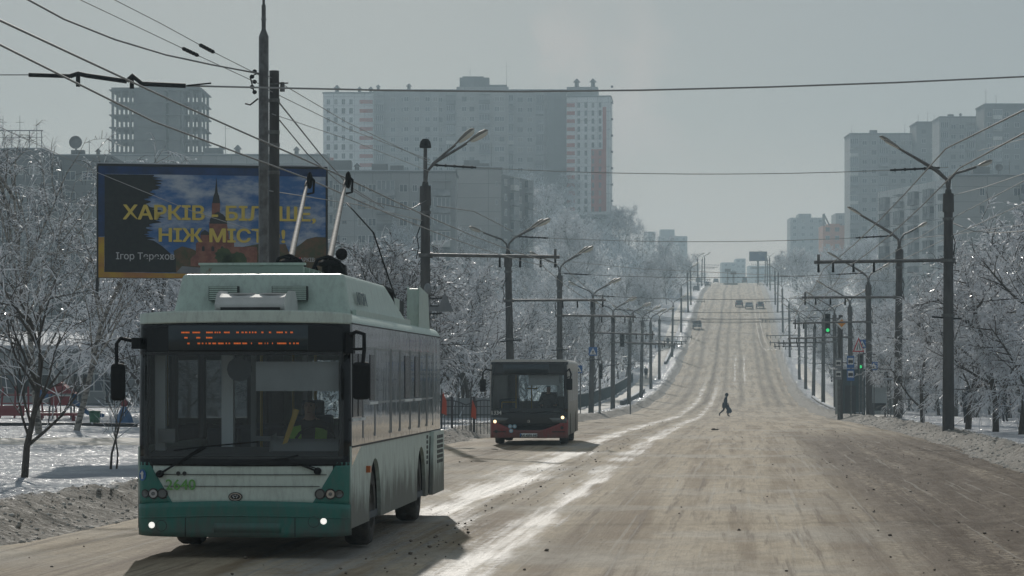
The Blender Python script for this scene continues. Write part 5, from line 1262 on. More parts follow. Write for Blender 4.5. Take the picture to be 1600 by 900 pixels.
# route display
x0, z1_ = b1(260, 508); x1, z0_ = b1(481, 547)
disp = F.part('route_display', m_dispbg, B1, x0, x1, z0_, z1_, .016, nz=2)
segs = {519.3: [(281, 294.3), (298.8, 311.5), (320.7, 332), (334, 337.5), (338.5, 340.5), (341.5, 344), (349, 358.5), (368.5, 372.7), (376.8, 380.7), (382.5, 386), (388.7, 391.5), (393.3, 396), (397.5, 400.8), (408, 411.5), (420, 423.6), (432, 442), (445.5, 448.5), (453.5, 458)],
        527.5: [(286, 291.5), (305, 311.5), (320.7, 331)],
        536.5: [(290.8, 294.5), (307, 311.5), (314, 316.5), (320, 322), (324.7, 328.5), (330.8, 337), (339.8, 349), (351.8, 354), (356.5, 359), (364.7, 376), (378.2, 386), (392, 393.5), (403.5, 410), (413.5, 414.7), (417.5, 419), (425, 426.5), (433, 447.5), (452, 454.5), (458, 461), (463, 467)]}
mb = MB(); rd = random.Random(2)
for py, ss in segs.items():
    for a, c in ss:
        x = a
        while x < c - .4:
            w = min(rd.uniform(1.2, 2.4), c - x); xa, zz = b1(x, py); xb, _ = b1(x + w - .35, py); h = .0085
            yy = F.y(xa, zz, .0215); mb.add([(xa, yy, zz - h), (xb, yy, zz - h), (xb, yy, zz + h), (xa, yy, zz + h)], [(0, 1, 2, 3)]); x += w
mb.build('display_text', m_led, disp)
# lights
for s in (-1, 1):
    tri = ((-1.145, .05), (-1.045, .064), (-.935, .062)) if s < 0 else ((.905, .062), (1.025, .064), (1.125, .05))
    for x, r_ in tri:
        h = F.disc('headlight', m_hlring, B1, x, .735, r_, .022); F.disc('lens', m_hloff if abs(abs(x) - 1.035) > .05 else m_chrome, h, x, .735, r_ * .74, .027)
        F.disc('bulb', m_hloff, h, x, .735, r_ * .34, .031)
    x, z = b1(235, 821) if s < 0 else b1(506.5, 814); F.disc('fog_light', m_hl, B1, x, z, .036, .042); 
    x, z = b1(250.5, 822) if s < 0 else b1(491, 815); F.disc('tow_cover', m_teal, B1, x, z, .06, .041); F.disc('tow_cover_ring', m_hlring, B1, x, z, .066, .038)
x, z = b1(368, 776); e = F.disc('emblem', m_hlring, B1, x, z, .082, .020, .052); F.disc('emblem_ring', m_chrome, e, x, z, .070, .0225, .042); F.disc('emblem_face', m_hlring, e, x, z, .058, .0245, .033)
mb = MB()
for k in range(5):
    a = 2 * PI * k / 5 + PI / 2; c = (x + .026 * math.cos(a), F.y(x, z, .027), z + .016 * math.sin(a)); mb.ball(c, .011, .003, .009, 8, 5)
mb.build('emblem_mark', m_chrome, e)
for px_ in (277, 287): x, z = b1(px_, 740); F.disc('hole_cap', m_grille, B1, x, z, .024, .018)
x, z = b1(218, 743); st = F.disc('direction_sticker', m_blue, B1, x, z, .052, .022, .066)
mb = MB(); yy = F.y(x, z, .027); mb.add([(x - .012, yy, z - .045), (x + .012, yy, z - .045), (x + .012, yy, z + .01), (x + .028, yy, z + .01), (x, yy, z + .05), (x - .028, yy, z + .01), (x - .012, yy, z + .01)], [range(7)]); mb.build('arrow', m_white, st)
x, z = b1(280, 764); text('fleet_number', '2640', .17, m_num, B1, (x + .01, F.y(x, z, .034), z - .01), bold=.003, space=1.05)
# wipers
def wiper(pv, elbow, b0, b1_):
    g = MB(); pp = [b1(*q) for q in (pv, elbow, b0, b1_)]; q = [(x, F.y(x, z, .055), z) for x, z in pp]
    g.cyl((q[0][0], q[0][1] + .04, q[0][2]), (q[0][0], q[0][1] - .02, q[0][2]), .045, .04, 12); g.beam(q[0], q[1], .028, .022); g.beam((q[0][0] + .03, q[0][1], q[0][2] + .02), (q[1][0] + .03, q[1][1], q[1][2] - .01), .014)
    o = g.build('wiper_arm', m_black, B1); bl = MB(); bl.beam(q[2], q[1], .024, .016); bl.beam(q[1], q[3], .024, .016); bl.build('wiper_blade', m_black, o)
wiper((248, 741), (318, 698), (271, 704), (405, 690)); wiper((497, 736), (445, 716), (352, 727), (467, 711))
# mirrors
x, z = b1(207, 534); mx_, mz_ = b1(183.5, 597)
mb = MB(); mb.tube([(x + .02, .12, z), (x - .10, .02, z + .03), (mx_ + .03, -.05, z + .04), (mx_ - .015, -.06, z - .02), (mx_ - .015, -.06, mz_)], .022, 8); mb.box(x - .04, x + .06, .05, .2, z - .08, z + .05); ma = mb.build('mirror_arm', m_black, B1)
MB().box(mx_ - .085, mx_ + .085, -.10, .0, mz_ - .215, mz_ + .215).build('mirror', m_black, ma, .045, 4)
x, z = b1(545, 532); mx_, mz_ = b1(567, 595)
mb = MB(); mb.tube([(x, .15, z - .03), (x + .0, .12, z + .06), (x + .10, -.02, z + .10), (mx_ + .03, -.06, z + .07), (mx_ + .035, -.08, z - .1), (mx_, -.08, mz_)], .024, 8); mb.tube([(x, .15, z - .1), (mx_, -.06, z - .1)], .018, 6); mb.box(x - .04, x + .05, .08, .25, z - .15, z + .1); ma = mb.build('mirror_arm', m_black, B1)
MB().box(mx_ - .105, mx_ + .105, -.12, -.01, mz_ - .215, mz_ + .215).build('mirror', m_black, ma, .05, 4)
# wheels and underside
for y in WHY:
    for s in (-1, 1): wheel(B1, s * (HW - .20), y, .48, .30, s)
MB().box(-HW + .3, HW - .3, .3, LB - .2, .26, .34).build('underframe', m_grille, B1)
mb = MB(); mb.cyl((-1.0, WHY[0], .45), (1.0, WHY[0], .45), .10, None, 10); mb.cyl((-1.0, WHY[1], .45), (1.0, WHY[1], .45), .14, None, 10); mb.box(-.5, .5, 4, 7, .22, .3); mb.build('axle', m_grille, B1)
# roof gear
mb = MB(); yb0, yb1 = 1.3, 6.4
base = [(-1.08, yb0, 2.80), (1.10, yb0, 2.80), (1.14, 7.6, 2.80), (-1.12, 7.6, 2.80)]; top = [(-1.00, yb0 + .25, 3.34), (.98, yb0 + .25, 3.34), (1.00, 5.6, 3.34), (-.98, 5.6, 3.34)]
mb.add(base + top, [(0, 1, 5, 4), (1, 2, 6, 5), (2, 3, 7, 6), (3, 0, 4, 7), (4, 5, 6, 7)]); fairing = mb.build('roof_fairing', m_mint, B1, .05, 3)
for (pa, pb) in ((330, 376), (429, 484)):
    xa, za = b1(pa, 448, 1.5); xb, zb_ = b1(pb, 470, 1.5)
    mb = MB(); mb.box(xa, xb, 1.30, 1.42, zb_, za)
    for k in range(7): z = zb_ + (za - zb_) * (k + .5) / 7; mb.box(xa + .01, xb - .01, 1.28, 1.33, z - .008, z + .008, 1)
    mb.build('louvre', [m_grille, m_mint], fairing)
t_ = text('lettering', 'АВТОРА', .21, m_text, fairing, (1.094, 1.95, 2.98), rot=(R(90 - 9), 0, R(90)), bold=.004, align='LEFT', sx=1.15)
MB().box(1.10, 1.15, 1.4, 7.5, 2.80, 2.90).build('fairing_skirt', m_mint, fairing)
# small white air unit
mb = MB(); pf = [(.30, 2.84), (.26, 2.92), (.36, 3.02), (.55, 3.06), (1.05, 3.07), (1.2, 2.95), (1.25, 2.84)]
mb.prism(pf, -.36, .46, 'YZ'); au = mb.build('air_unit', m_white2, B1, .05, 3)
MB().box(-.30, .40, .255, .35, 2.835, 2.90).build('intake', m_grille, au); mb = MB(); mb.cyl((-.10, .62, 3.055), (-.10, .62, 3.075), .16, None, 20); mb.cyl((.26, .62, 3.055), (.26, .62, 3.075), .16, None, 20); mb.build('fan', m_white2, au)
# upper platform with rusty edge
m_rusty = mat('rusty_mint', (.30, .38, .33), .6, c2=(.19, .12, .07), ns=7, contrast=(.56, .68))
xa, zt_ = b1(316, 415, 4.2); xb, zq = b1(495, 434, 4.2)
mb = MB(); mb.box(xa, xb - .15, 4.0, 4.06, 3.34, zt_); mb.box(xa, xa + .06, 4.06, 6.6, 3.34, zt_); mb.box(xb - .2, xb - .15, 4.06, 6.6, 3.34, zt_ - .02); mb.box(xa + .06, xb - .2, 4.06, 6.6, zt_ - .06, zt_ - .03)
for k in range(5): mb.box(xb - .20, xb - .1, 4.2 + k * .45, 4.26 + k * .45, 3.34, zt_ - .03)
mb.build('roof_platform', m_rusty, B1); MB().box(xa - .02, xb - .12, 3.98, 4.08, zt_, zt_ + .03).build('platform_rail', m_mint, B1)
# hose, rear roof boxes
MB().tube([(.85, 5.75, 3.20), (.95, 5.9, 3.30), (1.0, 6.2, 3.28), (1.02, 6.25, 3.05)], .05, 8).build('hose', m_black, B1)
mb = MB(); mb.box(.55, 1.0, 6.6, 7.4, 3.05, 3.20); mb.build('roof_box', m_mint, B1); MB().box(-.9, .95, 7.4, 8.4, 2.98, 3.20).build('roof_equipment', m_grille, B1)
MB().box(.2, 1.05, 7.6, 8.3, 2.83, 2.93).build('roof_box', m_white2, B1)
mb = MB(); mb.prism([(8.5, 2.80), (10.1, 2.80), (9.85, 3.32), (8.62, 3.40)], .98, 1.16, 'YZ'); mb.build('rear_fairing', m_mint, B1, .03)
# trolley poles with their bases and heads
tip = [(480, 278), (540, 277)]
wr = [P(480, 279, 43.), P(540, 278, 43.)]
iM = B1.matrix_world.inverted() if False else (Matrix.Translation(B1.location) @ Matrix.Rotation(B1.rotation_euler[2], 4, 'Z')).inverted()
for k, (bpx, bpy_) in enumerate(((455, 402), (516, 404))):
    yb = 5.9; x, z = b1(bpx, bpy_, yb); base = Vector((x, yb, z)); tipv = iM @ wr[k]; tipv.z -= .06
    pl = MB(); d = tipv - base; pl.tube([base, base + d * .5, base + d * .93], .04, 8, 0, True, True, [.045, .038, .028]); po = pl.build('trolley_pole', m_pole, B1)
    hd = MB(); hp = base + d * .93; hd.tube([hp, base + d * .97, tipv], .035, 8); hd.ball(tuple(hp + Vector((.06, -.02, .1))), .05, .05, .14, 8, 6); hd.tube([hp + Vector((.03, -.02, .2)), hp + Vector((.13, -.02, .1)), hp + Vector((.12, -.02, -.1)), hp + Vector((.02, -.02, -.12))], .02, 5); hd.build('pole_head', m_black, po)
    bs = MB(); bs.cyl((x, yb, 3.34), (x, yb, z - .02), .14, .10, 12); bs.lathe([(.10, -.06), (.17, -.04), (.17, .0), (.10, .03)], (x, yb, z - .06), 16); bs.tube([(x - .25, yb - .1, z - .22), (x - .15, yb - .15, z - .02), (x, yb - .16, z + .02), (x + .15, yb - .15, z - .05), (x + .24, yb - .1, z - .24)], .025, 6)
    if k: bs.ball((x + .16, yb, z + .06), .085, .085, .085, 10, 6); bs.box(x + .05, x + .22, yb - .1, yb + .1, z - .3, z - .1)
    for j in range(4): a = j * 1.6; bs.tube([(x + .10 * math.cos(a), yb + .1 * math.sin(a), 3.36), (x + .2 * math.cos(a), yb + .15 * math.sin(a), z - .1), (x, yb, z + .03)], .018, 5)
    bs.build('pole_base', m_black, po)
    if k: MB().tube([tipv + Vector((.02, 0, -.35)), Vector((x + .32, 8.2, 4.2)), Vector((x + .50, 10.4, 3.0))], .012, 5).build('pull_rope', m_black, po)
# inside
mb = MB(); mb.box(-HW + .06, HW - .06, .42, .75, .42, 1.16); mb.prism([(.2, 1.12), (.8, 1.12), (.75, 1.26), (.35, 1.20)], -1.15, 1.15, 'YZ'); mb.build('dashboard', m_intd, B1)
MB().prism([(.42, 1.14), (.95, 1.14), (.9, 1.36), (.55, 1.33)], .25, 1.18, 'YZ').build('instrument_hood', m_int, B1, .06, 3)
mb = MB(); c = Vector((.72, .90, 1.30))
mb.tube([c + Vector((.24 * math.cos(2 * PI * k / 20), .12 * math.sin(2 * PI * k / 20), .20 * math.sin(2 * PI * k / 20))) for k in range(21)], .017, 6); mb.tube([c, c + Vector((0, .1, -.3))], .03, 6); mb.tube([c + Vector((-.24, 0, 0)), c + Vector((.24, 0, 0))], .015, 5); mb.build('steering_wheel', m_black, B1)
mb = MB(); mb.box(-.42, -.28, 1.0, 1.12, .42, 2.62); mb.box(-1.12, -1.0, .5, .6, .42, 2.62); mb.build('grab_post', m_post, B1)
mb = MB()   # driver's partition with a window
for a, c, z0, z1 in ((-.22, -.16, .42, 2.6), (.42, .48, .42, 2.6), (-.16, .42, 1.30, 1.36), (-.16, .42, 1.94, 1.98), (-.16, .42, .42, .95)): mb.box(a, c, 1.9, 1.96, z0, z1)
mb.box(.48, 1.2, 1.95, 1.98, .42, 1.5); mb.build('partition', m_int, B1)
xa, za = b1(400, 565, .3); xb, zb_ = b1(530, 611, .3); MB().box(xa, xb, .30, .32, zb_, za).build('sun_blind', m_blind, B1)
x, z = b1(375, 577, .35); mb = MB(); mb.cyl((x, .30, z), (x, .42, z), .145, .13, 20); mb.ball((x + .08, .27, z + .13), .03, n=8, m=6); mb.build('cabin_fan', m_intd, B1)
for y in (3.6, 4.8, 6.0, 7.4):
    for x in (-.95, -.5, .5, .95):
        mb = MB(); mb.box(x - .2, x + .2, y, y + .42, .80, .88); mb.box(x - .2, x + .2, y + .36, y + .44, .88, 1.42); mb.box(x - .05, x + .05, y + .1, y + .3, .42, .8); mb.build('passenger_seat', m_seat, B1, .03)
for x, y in ((-.35, 3.5), (.35, 3.5), (-.35, 6.2), (.35, 6.2)): MB().cyl((x, y, .42), (x, y, 2.62), .02, None, 8).build('grab_pole', m_yrail, B1)
mb = MB(); mb.box(-1.05, -.85, .33, .36, 1.32, 1.48); mb.build('notice', m_signback, B1)
x, z = b1(455, 665, .35); mb = MB(); mb.prism([(x - .10, z - .22), (x - .04, z - .2), (x + .10, z + .18), (x + .04, z + .2)], .34, .36); mb.build('pennant', m_yrail, B1)

# ---- the second bus
B2 = empty('city_bus', (1.74 - 1.215, 82.4, float(zroad(83)) + .03), -math.atan(.063))
tag(B2, 'short red and black city bus with lit headlights behind the trolleybus', 'bus')
H2 = 1.215; L2 = 8.0; F2 = Front(H2, .09, .16, .05, .9)
def b2(px, py): Y = 82.4; return ((px - CX) * Y / FPX - .525, CZ - .03 + (HY - py) * Y / FPX)
m_redp = dirty_paint('red_paint', (.24, .018, .018), .4, dirt=(.12, .085, .07), z0=.0, z1=.75, coat=.3); m_whitep = dirty_paint('white_side_paint', (.58, .56, .52), .5, dirt=(.20, .17, .14), z0=.5, z1=1.8); m_filmed = mat('filmed_window', (.40, .40, .39), .3, c2=(.28, .28, .27), ns=2, squash=(1, 1, .2)); m_blk2 = mat('black_front', (.016, .018, .02), .2, coat=.2)
mb = MB(); prof = []
for k in range(7): a = PI / 2 * k / 6; prof.append((H2 - .14 + .14 * math.sin(a), 2.52 + .14 * math.cos(a)))
pr = [(-x, z) for x, z in prof[::-1]] + prof + [(H2, 2.5), (-H2, 2.5)]; mb.prism(pr, .28, L2); mb.build('body', m_whitep, B2)
W2 = (1.75, 6.1)
for s in (1, -1):
    x0, x1 = (H2 - .05, H2) if s > 0 else (-H2, -H2 + .05)
    MB().prism(side_outline(.2, L2, .30, 2.5, W2, .52), x0, x1, 'YZ').build('side_panel', m_whitep, B2)
    for yc in W2:
        mb = MB(); n = 12; vs = []
        for k in range(n + 1):
            a = R(200) * k / n - R(10); vs += [(s * (H2 - .02), yc + .535 * math.cos(a), .48 + .535 * math.sin(a)), (s * (H2 - .5), yc + .535 * math.cos(a), .48 + .535 * math.sin(a))]
        mb.add(vs, [(2 * k, 2 * k + 1, 2 * k + 3, 2 * k + 2) for k in range(n)]); mb.build('wheel_arch', m_grille, B2)
        wheel(B2, s * (H2 - .2), yc, .43, .27, s)
    for a, c in ((.5, 1.3), (1.5, 3.0), (3.1, 4.6), (4.7, 6.2), (6.3, 7.6)): MB().box(s * (H2 + .003) - .004, s * (H2 + .003) + .004, a, c, 1.35, 2.3).build('side_window', m_mask if s < 0 else m_filmed, B2)
mb = MB(); mb.box(-H2 + .02, H2 - .02, L2 - .05, L2, .3, 1.3); mb.box(-H2 + .02, -.8, L2 - .05, L2, 1.3, 2.5); mb.box(.8, H2 - .02, L2 - .05, L2, 1.3, 2.5); mb.build('rear_wall', m_whitep, B2); MB().box(-.8, .8, L2 - .04, L2 - .02, 1.3, 2.5).build('rear_window', m_wgl, B2)
MB().box(-H2 + .05, H2 - .05, .3, L2 - .05, .28, .36).build('floor', m_intd, B2)
F2.part('roof_front', m_whitep, B2, -H2 + .002, H2 - .002, 2.52, lambda x: 2.66 - .05 * (x / H2) ** 4, .0, solid=.25)
F2.part('front_mask', m_blk2, B2, -H2 + .001, H2 - .001, 2.17, 2.58, .012, solid=.03)
for s in (-1, 1): F2.part('front_mask', m_blk2, B2, -H2 * .999 if s < 0 else H2 - .13, -H2 + .07 if s < 0 else H2 * .999, .95, 2.2, .010, nx=8, solid=.03)
F2.part('windscreen', m_wgl, B2, -H2 + .06, H2 - .12, .98, 2.2, .014, nx=30, solid=0)
F2.part('front_mask', m_blk2, B2, -H2 + .001, H2 - .001, .62, 1.02, .012, solid=.03)
x0, z1_ = b2(786, 568); x1, z0_ = b2(858, 582); F2.part('route_display', m_dispbg, B2, x0, x1, z0_, z1_, .018, nz=1)
F2.part('bumper', m_redp, B2, -H2 + .001, H2 - .001, .22, lambda x: .46 + .34 * min(1, max(0, (abs(x) - .35)) / .85) ** 1.3, .020, nx=40, solid=.04)
for s in (-1, 1):
    F2.part('headlight_cover', m_hloff, B2, (lambda v_: -1.17) if s < 0 else (lambda v_: .62 - .0 + .12 * (1 - v_)), (lambda v_: -.62 - .12 * (1 - v_)) if s < 0 else (lambda v_: 1.17), lambda x: .72 - .06 * max(0, abs(x) - .6), lambda x: .84 + .03 * max(0, abs(x) - .6), .026, nx=10, nz=2)
    x, z = b2(773, 657.5) if s < 0 else b2(879, 651); F2.disc('headlight', m_hlw, B2, x, z, .048, .034)
    x, z = b2(775, 673) if s < 0 else b2(878, 667); F2.disc('fog_light', m_hlring, B2, x, z, .05, .026)
    F2.part('bumper_vent', m_grille, B2, -1.12 if s < 0 else .72, -.72 if s < 0 else 1.12, .40, .43, .026, nx=6, nz=1)
x, z = b2(826, 679); lp = F2.part('number_plate', m_white, B2, x - .27, x + .27, z - .06, z + .06, .036, nz=1); F2.part('plate_band', m_blue, lp, x - .268, x - .225, z - .058, z + .058, .0385, nx=2, nz=1)
text('plate_lettering', 'AX 4591 MC', .10, m_walk2, lp, (x + .02, F2.y(x, z, .052), z - .035), bold=.003)
x, z = b2(774, 644); text('fleet_number', '1334', .17, m_white, B2, (x + .02, F2.y(-1.0, z, .03), z - .05), bold=.004)
x, z = b2(826, 657); e = F2.disc('emblem', m_chrome, B2, x, z, .045, .022); F2.disc('emblem_face', m_blk2, e, x, z, .033, .025); F2.disc('emblem_mark', m_chrome, e, x + .02, z, .018, .028)
m_stk = mat('pale_blue_sticker', (.28, .50, .62), .4)
for px_, py_ in ((797, 665), (804, 665), (798.5, 672)): x, z = b2(px_, py_); s_ = F2.disc('sticker', m_stk, B2, x, z, .062, .022); F2.disc('sticker_face', m_white, s_, x, z, .03, .026)
x, z = b2(769, 585); mx_, mz_ = b2(754.5, 601)
mb = MB(); mb.tube([(-H2 + .04, .1, 2.32), (mx_ + .08, -.02, 2.36), (mx_, -.06, 2.25), (mx_, -.06, mz_)], .028, 7); ma = mb.build('mirror_arm', m_black, B2); MB().box(mx_ - .09, mx_ + .09, -.1, 0, mz_ - .2, mz_ + .2).build('mirror', m_black, ma, .04, 3)
mx_, mz_ = b2(889.5, 599); mb = MB(); mb.tube([(H2 - .04, .1, 2.3), (mx_, -.02, 2.36), (mx_ + .06, -.06, 2.2), (mx_, -.06, mz_)], .028, 7); mb.tube([(H2 - .04, .1, 2.1), (mx_, -.04, 2.12)], .02, 6); ma = mb.build('mirror_arm', m_black, B2); MB().box(mx_ - .10, mx_ + .10, -.1, 0, mz_ - .18, mz_ + .18).build('mirror', m_black, ma, .04, 3)
x0, z1_ = b2(825, 583.5); x1, z0_ = b2(873, 601); MB().box(x0, x1, .3, .32, z0_, z1_).build('sun_blind', m_blind, B2)
mb = MB(); mb.tube([(-.5, 1.6, .4), (-.5, 1.6, 2.5)], .022, 7); mb.tube([(-.95, 1.6, 1.32), (-.5, 1.6, 1.32)], .022, 7); mb.tube([(-.95, 1.6, .4), (-.95, 1.6, 1.32)], .022, 7); mb.tube([(-.05, 2.4, .4), (-.05, 2.4, 2.0)], .022, 7); mb.tube([(-.2, 2.4, 1.75), (.15, 2.4, 1.75)], .022, 7); mb.build('handrail', m_yrail, B2)
mb = MB(); mb.box(-1.1, 1.1, .45, .8, .36, 1.06); mb.prism([(.2, 1.0), (.85, 1.0), (.75, 1.14), (.4, 1.1)], -1.05, 1.05, 'YZ'); mb.build('dashboard', m_intd, B2)
MB().box(.25, 1.1, 1.7, 1.74, .4, 1.5).build('partition', m_int, B2)
for y in (2.6, 3.8, 5.0, 6.2):
    for x in (-.9, .9): mb = MB(); mb.box(x - .22, x + .22, y, y + .42, .75, .84); mb.box(x - .22, x + .22, y + .36, y + .44, .84, 1.4); mb.build('passenger_seat', m_seat, B2, .03)
mb = MB(); a = (-.75, .06, 1.08); mb.beam((-.85, F2.y(-.85, 1.0, .04), 1.0), (-.2, F2.y(-.2, 1.04, .04), 1.05), .03, .02); mb.beam((.1, F2.y(.1, 1.0, .04), 1.0), (.75, F2.y(.75, 1.04, .04), 1.06), .03, .02); mb.build('wiper_arm', m_black, B2)
# ---------------------------------------------------------------- billboard
YBB = 70.; bx0 = (153 - CX) * YBB / FPX; zg_ = gz(bx0 + 3, 71.)
BB = tag(empty('billboard', (bx0, YBB, zg_), R(11)), 'wide billboard with yellow lettering over a photograph of a red church, behind the trolleybus', 'billboard')
BS = 6.05 / 1495.0; zb = CZ + (HY - 434) * YBB / FPX - zg_
def k_(cx, cy): return ((cx - 55) * BS, zb + (770 - cy) * BS * 1.0)
m_psky = mat('poster_sky', (.035, .13, .33), .5, c2=(.46, .50, .55), ns=.75, contrast=(.42, .66), squash=(1, 1, 2.2)); m_pdark = mat('poster_tree_shade', (.006, .008, .010), .5, c2=(.014, .018, .016), ns=8)
m_pyel = mat('poster_yellow', (.66, .50, .10), .5); m_pyel2 = mat('poster_gold_border', (.50, .32, .02), .5, c2=(.38, .16, .05), ns=1.2); m_pblue = mat('poster_blue_border', (.01, .05, .17), .5, c2=(.008, .03, .09), ns=1.5)
m_pbrick = mat('poster_brick', (.19, .07, .05), .6, c2=(.28, .12, .08), ns=6); m_pdome = mat('poster_dome', (.030, .032, .035), .5); m_pgreen = mat('poster_green', (.03, .055, .02), .6, c2=(.06, .09, .03), ns=6); m_pbrown = mat('poster_autumn', (.15, .08, .04), .6, c2=(.06, .07, .03), ns=5); m_pwhite = mat('poster_white', (.50, .50, .50), .5)
xa, za = k_(55, 770); xb, zt_ = k_(1552, 38)
MB().box(xa, xb, .0, .22, za, zt_).build('panel', m_sblack, BB)
ps = MB().box(xa + .02, xb - .03, -.010, -.002, za + .02, zt_ - .02).build('poster', m_psky, BB)
def layer(name, m, pts, off): q = [k_(*p) for p in pts]; return MB().prism(q, -off - .002, -off, 'XZ').build(name, m, ps)
layer('top_border', m_pblue, [(58, 42), (1548, 42), (1548, 92), (100, 92), (100, 500), (58, 500)], .014)
layer('border', m_pyel2, [(58, 505), (96, 505), (96, 732), (760, 740), (1548, 745), (1548, 768), (58, 768)], .014)
rg = random.Random(9); tr = [(98, 95)] + [(425 + rg.uniform(-42, 30) + 40 * math.sin(k * .19), 95 + k * 6.6) for k in range(66)] + [(470, 560), (560, 640), (560, 732), (98, 732)]
layer('tree_silhouette', m_pdark, tr, .018)
layer('autumn_trees', m_pbrown, [(560, 735), (545, 590), (600, 560), (660, 575), (720, 600), (780, 610), (900, 600), (1000, 560), (1100, 540), (1280, 540), (1300, 590), (1370, 545), (1420, 505), (1480, 490), (1548, 492), (1548, 742), (900, 738)], .016)
# the red church of the picture: body, drum, dome, bell tower with spire
layer('church_body', m_pbrick, [(655, 690), (655, 640), (690, 610), (690, 540), (720, 520), (720, 480), (785, 480), (785, 525), (830, 525), (860, 510), (940, 510), (940, 560), (1090, 560), (1090, 690)], .020)
layer('church_drum', m_pbrick, [(775, 525), (778, 400), (890, 395), (905, 480), (905, 525)], .021); layer('dome', m_pdome, [(780, 410), (782, 380), (800, 350), (835, 330), (870, 350), (892, 380), (895, 410)], .023); layer('dome', m_pdome, [(718, 484), (726, 466), (748, 452), (772, 466), (787, 484)], .024)
layer('bell_tower', m_pbrick, [(792, 405), (795, 280), (803, 250), (840, 250), (848, 280), (846, 335)], .022); layer('spire', m_pdome, [(797, 275), (806, 225), (814, 205), (822, 125), (823, 100), (826, 125), (832, 205), (842, 230), (848, 275)], .024)
for cx in (738, 800, 862): layer('church_window', m_pdome, [(cx - 9, 590), (cx - 9, 565), (cx, 555), (cx + 9, 565), (cx + 9, 590)], .023)
for (cx, cy, r_) in ((870, 620, 55), (965, 650, 58), (905, 660, 50), (1400, 620, 70)): layer('bush', m_pgreen if cx < 1200 else m_pbrown, [(cx + r_ * (1 + .12 * math.sin(k * 2.7)) * math.cos(2 * PI * k / 22), cy + r_ * .95 * (1 + .12 * math.sin(k * 3.3)) * math.sin(2 * PI * k / 22)) for k in range(22)], .026)
layer('square', m_pwhite and m_signback, [(560, 734), (600, 690), (730, 700), (730, 738)], .026)
def btext(name, body, cx, cy, h, wd, m, bold=.0):
    o = text(name, body, h * BS / .72, m, ps, (0, 0, 0), bold=bold, align='CENTER'); me = o.data
    xs_ = [v.co.x for v in me.vertices]; ys_ = [v.co.y for v in me.vertices]; w0 = max(xs_) - min(xs_); s = wd * BS / w0; c0 = (max(xs_) + min(xs_)) / 2; b0 = min(ys_)
    o.scale = (s, 1, 1); x, z = k_(cx, cy); o.location = (x - c0 * s, -.034, z); return o
btext('lettering', 'ХАРКІВ - БІЛЬШЕ,', 847, 386, 92, 1265, m_pyel, .016); btext('lettering', 'НІЖ МІСТО!', 862, 530, 86, 830, m_pyel, .016); btext('lettering', 'Ігор Терехов', 361, 648, 44, 380, m_pwhite, .0025); btext('lettering', 'ХАРКІВ', 1412, 655, 26, 118, m_pwhite, .002)
lg = layer('logo_mark', m_red, [(1368, 650), (1360, 632), (1376, 624), (1384, 634), (1380, 650)], .036)
mb = MB(); mb.box(xa - .02, xb + .02, -.03, .24, zt_, zt_ + .05); mb.box(xa - .03, xa, -.03, .24, za - .02, zt_); mb.box(xb, xb + .03, -.03, .24, za - .02, zt_); mb.build('frame', m_sblack, BB); MB().box(xa, xb, -.02, .2, zt_ + .05, zt_ + .08).build('snow_cap', m_roofsnow, BB)
MB().box(xa - .06, xa + .02, .0, .2, za - .42, za).build('bracket', m_sblack, BB); mb = MB(); mb.box(xa + 2.6, xa + 3.1, .25, .7, -.5, zt_ - .3); mb.beam((xa + .5, .3, za + .5), (xb - .5, .3, za + .5), .15); mb.beam((xa + .5, .3, zt_ - .5), (xb - .5, .3, zt_ - .5), .15); mb.build('leg', m_steel, BB)

# ---------------------------------------------------------------- playground, left
m_ply = mat('play_red', (.24, .03, .035), .6); m_plb = mat('play_blue', (.035, .12, .27), .5); m_bin = mat('bin_green', (.03, .14, .07), .5, c2=(.02, .09, .05), ns=4); m_ply2 = mat('play_yellow', (.6, .42, .04), .5)
YP = 126.; r = tag(empty('play_tower', spot(99, YP)), 'red playground tower with a blue slide behind the bare young tree', 'playground'); r.scale = (.66, .66, .62)
s_ = YP / FPX
mb = MB()
for x in (-1.0, .55): 
    for y in (0, 1.4): mb.box(x - .06, x + .06, y - .06, y + .06, -.2, 2.5)
mb.build('frame', m_signback, r); MB().box(-1.05, .6, -.05, 1.45, 1.05, 1.13).build('platform', m_ply, r)
mb = MB(); mb.prism([(-1.25, 1.95), (.8, 1.95), (-.22, 2.85)], -.2, 1.6); mb.build('roof', m_ply, r); MB().box(-1.05, .55, -.06, -.02, 1.13, 1.75).build('panel', m_ply, r)
sl = MB(); pth = [(.5, .7, 1.35), (.9, .7, 1.05), (1.5, .7, .45), (1.9, .7, .22), (2.8, .7, .15)]
for a, b_ in zip(pth, pth[1:]):
    sl.beam(a, b_, .6, .05)
    for y in (-.3, .3): sl.beam((a[0], a[1] + y, a[2] + .12), (b_[0], b_[1] + y, b_[2] + .12), .05, .28)
sl = sl.build('slide', m_plb, r); MB().cyl((1.35, .36, .75), (1.35, .39, .75), .14, None, 12).build('slide_badge', m_ply2, sl)
MB().lathe([(.0, 0), (.2, 0), (.2, .06)], (.75, .3, 1.75), 14, 0, 'Y').build('ring', m_plb, r)
r = tag(empty('climbing_frame', spot(45, 128)), 'low red climbing frame with a net left of the playground tower', 'playground')
mb = MB()
for k in range(5): mb.tube([(-1.4 + k * .7, 0, -.2), (-1.3 + k * .6, .4, 1.5)], .05, 6)
for z in (.3, .7, 1.1): mb.beam((-1.4, .2, z), (1.3, .2, z), .06)
mb.build('frame', m_ply, r); MB().box(-1.5, -.2, -.1, .0, .1, .6).build('panel', m_ply, r); MB().box(.3, 1.2, -.1, 0, .9, 1.35).build('panel', m_plb, r)
